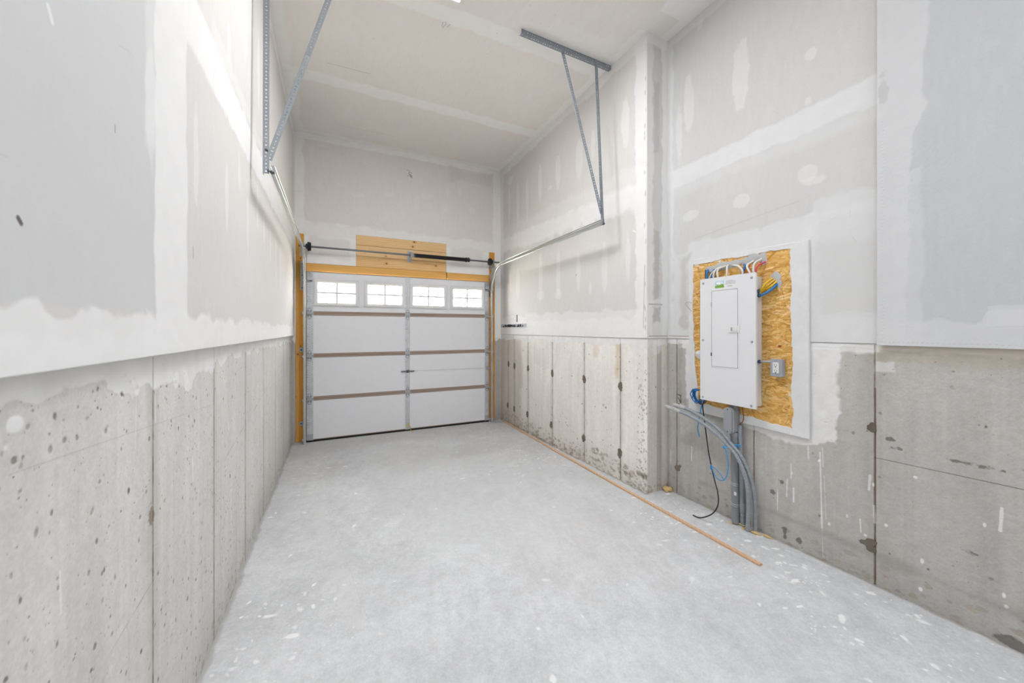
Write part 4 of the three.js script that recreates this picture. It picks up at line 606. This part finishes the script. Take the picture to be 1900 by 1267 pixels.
foam('crumbled yellow foam along the conduit feet', [blob(2.562, floorY(-1.6) + .006, -1.655, .016, .008, .034, 11, .6), blob(2.535, floorY(-1.55) + .005, -1.535, .016, .007, .034, 12, .6), blob(2.566, floorY(-1.5) + .003, -1.475, .012, .005, .03, 13, .6), blob(2.52, floorY(-1.6) + .003, -1.60, .010, .004, .014, 14, .6), blob(2.52, floorY(-1.6) + .003, -1.69, .008, .004, .012, 15, .6)], M.foamYellow, [2.56, .04, -1.6]);

// ------------------------------------------------------------------ meter riser: grey conduit with an access fitting
{ const t = thing('conduit_riser', 'thick grey plastic conduit with an access fitting under the panel', 'conduit', [2.545, .043, -1.68]);
  part('pipe', [rod([2.545, .05, -1.672], [2.545, .68, -1.682], .0240, 20), lathe([[.024, -.016], [.0285, -.014], [.0285, .014], [.024, .016]], 'y', [2.545, .67, -1.682], 20), rod([2.548, .82, -1.685], [2.548, .897, -1.685], .027, 20)], M.pvcDark, t);
  const o = []; for (let i = 0; i <= 12; i++) { const a = Math.PI * i / 12; o.push([-1.6945 + .0295 * Math.cos(a), .832 + .0295 * Math.sin(a)]); } for (let i = 0; i <= 12; i++) { const a = Math.PI + Math.PI * i / 12; o.push([-1.6945 + .0295 * Math.cos(a), .704 + .0295 * Math.sin(a)]); }
  part('access_fitting', slab(o.map(([z, y]) => [z + .009, y]), [], 2.4975, .072, 'zy', .004), M.pvc, t);
  const c = part('access_cover', slab(o, [], 2.488, .010, 'zy', .002), M.pvc, t); for (const y of [.846, .690]) part('cover_screw', lathe([[0, 0], [.004, 0], [.003, -.0015], [0, -.002]], 'x', [2.488, y, -1.6945], 8), M.dark, c);
  for (const [y, z] of [[.330, -1.6765], [.185, -1.674]]) part('strap', [new THREE.TorusGeometry(.0255, .0032, 8, 24).rotateX(Math.PI / 2 + .10).translate(2.545, y, z), new THREE.TorusGeometry(.0255, .0024, 8, 24).rotateX(Math.PI / 2 + .10).translate(2.545, y - .012, z)], M.clip, t, 'shiny pipe strap');
  part('pipe_label', [slab(rectPts(-1.668, -1.650, .25, .275), [], 2.5195, .001, 'zy')], M.ivory, t);
}
function corrugated(pts, r, ring) { const c = new THREE.CatmullRomCurve3(pts.map(p => V(...p)), false, 'centripetal'), L = c.getLength(), n = Math.round(L / .0021), fr = c.computeFrenetFrames(n, false), P = [], I = [], m = 14;
  for (let i = 0; i <= n; i++) { const q = c.getPointAt(i / n), rr = r + (ring ? 0.0011 * Math.sin(i * 1.5708 + .8) : 0); for (let k = 0; k < m; k++) { const a = k / m * 6.2832; P.push(q.x + rr * (Math.cos(a) * fr.normals[i].x + Math.sin(a) * fr.binormals[i].x), q.y + rr * (Math.cos(a) * fr.normals[i].y + Math.sin(a) * fr.binormals[i].y), q.z + rr * (Math.cos(a) * fr.normals[i].z + Math.sin(a) * fr.binormals[i].z)); } }
  for (let i = 0; i < n; i++) for (let k = 0; k < m; k++) { const q = (k + 1) % m, a = i * m + k, b = i * m + q; I.push(a, b, a + m, b, b + m, a + m); }
  const g = new THREE.BufferGeometry(); g.setAttribute('position', new THREE.Float32BufferAttribute(P, 3)); g.setIndex(I); g.computeVertexNormals(); g.setAttribute('uv', new THREE.Float32BufferAttribute(new Float32Array(P.length / 3 * 2), 2)); return g; }
{ const t = thing('flexible_conduit', 'short upright ribbed grey conduit directly right of the thick riser', 'conduit', [2.553, .045, -1.64]);
  part('hose', corrugated([[2.558, .046, -1.632], [2.556, .30, -1.637], [2.555, .58, -1.646], [2.553, .742, -1.648]], .0130, true), M.flex, t);
  part('coupling', lathe([[.0132, -.030], [.0165, -.028], [.0165, .028], [.0132, .030]], 'y', [2.557, .17, -1.634], 16), M.pvc, t); part('bare_wire', tube([[2.553, .735, -1.648], [2.553, .757, -1.640], [2.558, .765, -1.632], [2.562, .790, -1.628], [2.560, .84, -1.630], [2.556, .897, -1.632]], .0028, 6), M.copper, t, 'copper wire curling up'); }
function bent(label, pts, tips) { const t = thing('flexible_conduit', label, 'conduit', pts[0]);
  part('hose', corrugated(pts, .0125, true), M.flex, t); part('taped_end', [corrugated(tips, .0145, false), blob(...tips[tips.length - 1], .014, .012, .020, 30, .4), blob(...tips[1], .016, .016, .022, 31, .3)], M.foam, t, 'tape wrapped end'); }
bent('long ribbed grey conduit bending up left, front of the two', [[2.518, .046, -1.572], [2.512, .215, -1.562], [2.497, .346, -1.560], [2.483, .467, -1.583], [2.473, .547, -1.621], [2.463, .603, -1.676], [2.453, .661, -1.749], [2.443, .716, -1.849], [2.433, .757, -1.979], [2.433, .770, -2.07]], [[2.433, .766, -2.04], [2.433, .774, -2.10], [2.433, .782, -2.172]]);
bent('long ribbed grey conduit bending up left, nearest the wall', [[2.556, .047, -1.546], [2.553, .215, -1.544], [2.535, .345, -1.546], [2.515, .434, -1.558], [2.497, .54, -1.60], [2.487, .615, -1.67], [2.475, .690, -1.743], [2.464, .748, -1.85], [2.455, .789, -1.971], [2.453, .800, -2.03]], [[2.453, .797, -2.01], [2.453, .802, -2.06], [2.453, .804, -2.112]]);

// ------------------------------------------------------------------ cords and wires about the riser
single('pull_cord', [tube([[2.535, .606, -1.634], [2.515, .604, -1.655], [2.480, .598, -1.668], [2.452, .592, -1.675], [2.446, .582, -1.692]], .0045, 8), tube([[2.536, .596, -1.634], [2.510, .590, -1.668], [2.470, .580, -1.70], [2.452, .584, -1.69]], .0040, 8), blob(2.448, .586, -1.688, .010, .011, .013, 41, .5), tube([[2.446, .583, -1.680], [2.444, .521, -1.662], [2.453, .451, -1.665], [2.453, .387, -1.677], [2.460, .347, -1.710], [2.463, .343, -1.748], [2.470, .369, -1.784], [2.476, .405, -1.806]], .0035, 8), tube([[2.462, .352, -1.700], [2.463, .390, -1.736], [2.470, .412, -1.785], [2.477, .41, -1.805]], .0030, 8), blob(2.4755, .405, -1.812, .006, .018, .007, 42, .4)], M.rope, 'light blue pull cord tied round the bent conduits with a loop', 'cord', [2.47, .59, -1.67]);
single('black_cable', tube([[2.545, .875, -1.905], [2.533, .85, -1.919], [2.523, .72, -1.90], [2.513, .605, -1.875], [2.503, .493, -1.849], [2.483, .39, -1.809], [2.463, .31, -1.769], [2.433, .255, -1.727], [2.413, .19, -1.711], [2.393, .131, -1.727], [2.383, .079, -1.778], [2.373, .050, -1.83], [2.372, .0455, -1.878]], .0042, 8), M.black, 'thin black cable hanging from the panel corner, curling to the floor', 'cable', [2.53, .85, -1.92]);
single('blue_wire_tail', tube([[2.546, .89, -1.912], [2.533, .858, -1.921], [2.523, .761, -1.937], [2.513, .691, -1.943], [2.512, .648, -1.950], [2.514, .59, -1.934]], .0040, 8), M.rope, 'light blue wire tail hanging straight from the panel corner', 'wire', [2.53, .86, -1.92]);
{ const loops = [], r = rng(61); for (let k = 0; k < 6; k++) { const p = []; for (let i = 0; i <= 8; i++) { const a = 1.2 + i / 8 * (3.6 + r() * 1.2); p.push([2.548 - .006 * k - .012 * Math.sin(a), .892 + (.046 + .014 * r()) * Math.sin(a), -1.962 + (.026 + .016 * r()) * Math.cos(a) - .003 * k]); } loops.push(tube(p, .0038, 7)); }
  single('coiled_wire', loops, M.blue, 'coil of blue wires bunched at the lower left panel corner', 'wire', [2.54, .9, -1.95]);
  single('brown_wire', tube([[2.548, .885, -1.94], [2.530, .850, -1.955], [2.522, .838, -1.935], [2.530, .846, -1.91], [2.540, .870, -1.895], [2.545, .892, -1.897]], .0040, 7), M.brown, 'dark brown wire curl under the blue coil', 'wire', [2.54, .87, -1.93]); }
single('thin_wire', tube([[2.566, 1.620, -2.044], [2.556, 1.628, -2.068], [2.554, 1.619, -2.093], [2.552, 1.587, -2.070], [2.566, 1.552, -2.046]], .0011, 5), M.copper, 'hair thin wire loop at the left edge of the plastered cutout', 'wire', [2.56, 1.59, -2.06]);

// ------------------------------------------------------------------ loose things
{ const a = [2.346, -5.13], b = [2.229, -1.306], dx = b[0] - a[0], dz = b[1] - a[1], L = Math.hypot(dx, dz), nx = -dz / L, nz = dx / L; // right side of the run
  const g = new THREE.BufferGeometry(), n = 24, P = [], I = [], w = .030, h = .012;
  const pr = [[0, 0], [0, h - .002], [.002, h], [w - .006, h], [w, h - .006], [w, 0]];
  for (let i = 0; i <= n; i++) { const t = i / n, bow = .012 * Math.sin(t * 3.14), z = a[1] + dz * t, x = a[0] + dx * t - bow; for (const [u, v] of pr) P.push(x - w + u, floorY(z) + .0008 + v, z); }
  const m = pr.length; for (let i = 0; i < n; i++) for (let k = 0; k < m; k++) { const q = (k + 1) % m, c = i * m + k, d = i * m + q; I.push(c, c + m, d, d, c + m, d + m); }
  for (let k = 1; k < m - 1; k++) { I.push(0, k, k + 1); I.push(n * m, n * m + k + 1, n * m + k); }
  g.setAttribute('position', new THREE.Float32BufferAttribute(P, 3)); g.setIndex(I); let q = toCreasedNormals(g, .5); plankUV(q, 2, 0, 6);
  single('trim_strip', q, M.strip, 'long thin reddish wood trim strip lying on the floor along the right wall', 'trim strip', [2.25, .03, -3.2]); }
{ const t = thing('dark_metal_strip', 'dark crusted metal strip across a cut in the right wall, near the door corner', 'metal strip', [2.345, 1.465, -4.88]); const r = rng(71);
  part('strip', box(2.3395, 2.3470, 1.440, 1.488, -5.285, -4.455, .001), M.galvFlat, t); const bl = []; for (let i = 0; i < 34; i++) { const z = -5.24 + r() * .72; bl.push(blob(2.3395, 1.463 + (r() - .5) * .022, z, .003, .006 + r() * .007, .014 + r() * .02, 80 + i, .4, 8)); } part('crust', bl, M.iron, t, 'black crust'); part('strip_edge', [box(2.337, 2.345, 1.486, 1.492, -5.28, -4.455, .001), box(2.337, 2.345, 1.437, 1.443, -5.28, -4.455, .001)], M.plaster, t); }
single('slit_shade_strip', [box(2.3405, 2.3470, 1.516, 1.618, -4.742, -4.726, .001)], M.dark, 'short dark strip for the shaded upright slit in the right wall above the metal strip', 'wall slit', [2.345, 1.566, -4.73]);  // dark slab stands in for the shade inside a narrow drywall cut
{ const r = rng(81), g = []; for (let i = 0; i < 16; i++) { const x = 2.17 + r() * .15, z = -5.26 + r() * .12; g.push(blob(x, floorY(z) + .004, z, .008 + r() * .014, .005 + r() * .006, .008 + r() * .014, 200 + i, .5, 7)); }
  const o = single('rubble', g, M.foam, 'crumbs of plaster heaped in the floor corner right of the garage door', 'rubble', [2.24, 0, -5.2]); o.userData.kind = 'stuff'; }
// ------------------------------------------------------------------ ceiling lights (a corner of the first shows at the top of the picture) plus three unseen ones added as fill, and the ground outside
function ceilingLight(label, x, z, w, d, power, color) {
  const t = thing('ceiling_light', label, 'ceiling light', [x, YC, z]);
  part('light_frame', slab(rectPts(x - w / 2, x + w / 2, -z - d / 2, -z + d / 2), [rectPts(x - w / 2 + .004, x + w / 2 - .004, -z - d / 2 + .004, -z + d / 2 - .004).reverse()], 0, .044, 'xy', .001).rotateX(-Math.PI / 2).translate(0, YC - .0445, 0), M.frameWhite, t);
  part('light_diffuser', box(x - w / 2 + .003, x + w / 2 - .003, YC - .0462, YC - .036, z - d / 2 + .003, z + d / 2 - .003), new THREE.MeshStandardMaterial({ color: 0xf4f4f4, emissive: color, emissiveIntensity: 1.2, roughness: .5 }), t);
  panelLight(x, YC - .048, z, w - .04, d - .04, power, color);
}
ceilingLight('white ceiling light panel whose corner shows at the top edge', .69, -2.51, .30, .30, LAMP_A, 0xf9fbff);
ceilingLight('added fill light panel in the middle of the ceiling, unseen above the camera view', 1.0, -1.95, .6, .6, FILL_M, 0xfafbff);
ceilingLight('added fill light panel unseen behind the camera, left one', .3, 1.25, .6, .6, FILL_B, 0xf1f6ff);
ceilingLight('added fill light panel unseen behind the camera, right one', 1.9, 1.25, .6, .6, FILL_B, 0xf1f6ff);
{ const g = structure('ground'); part('driveway', box(-14, 16, -.3, -.03, -34, -5.56), new THREE.MeshStandardMaterial({ color: 0xd0cbc2, roughness: .9 }), g); }
scene.environment = null;
renderer.render(scene, camera);
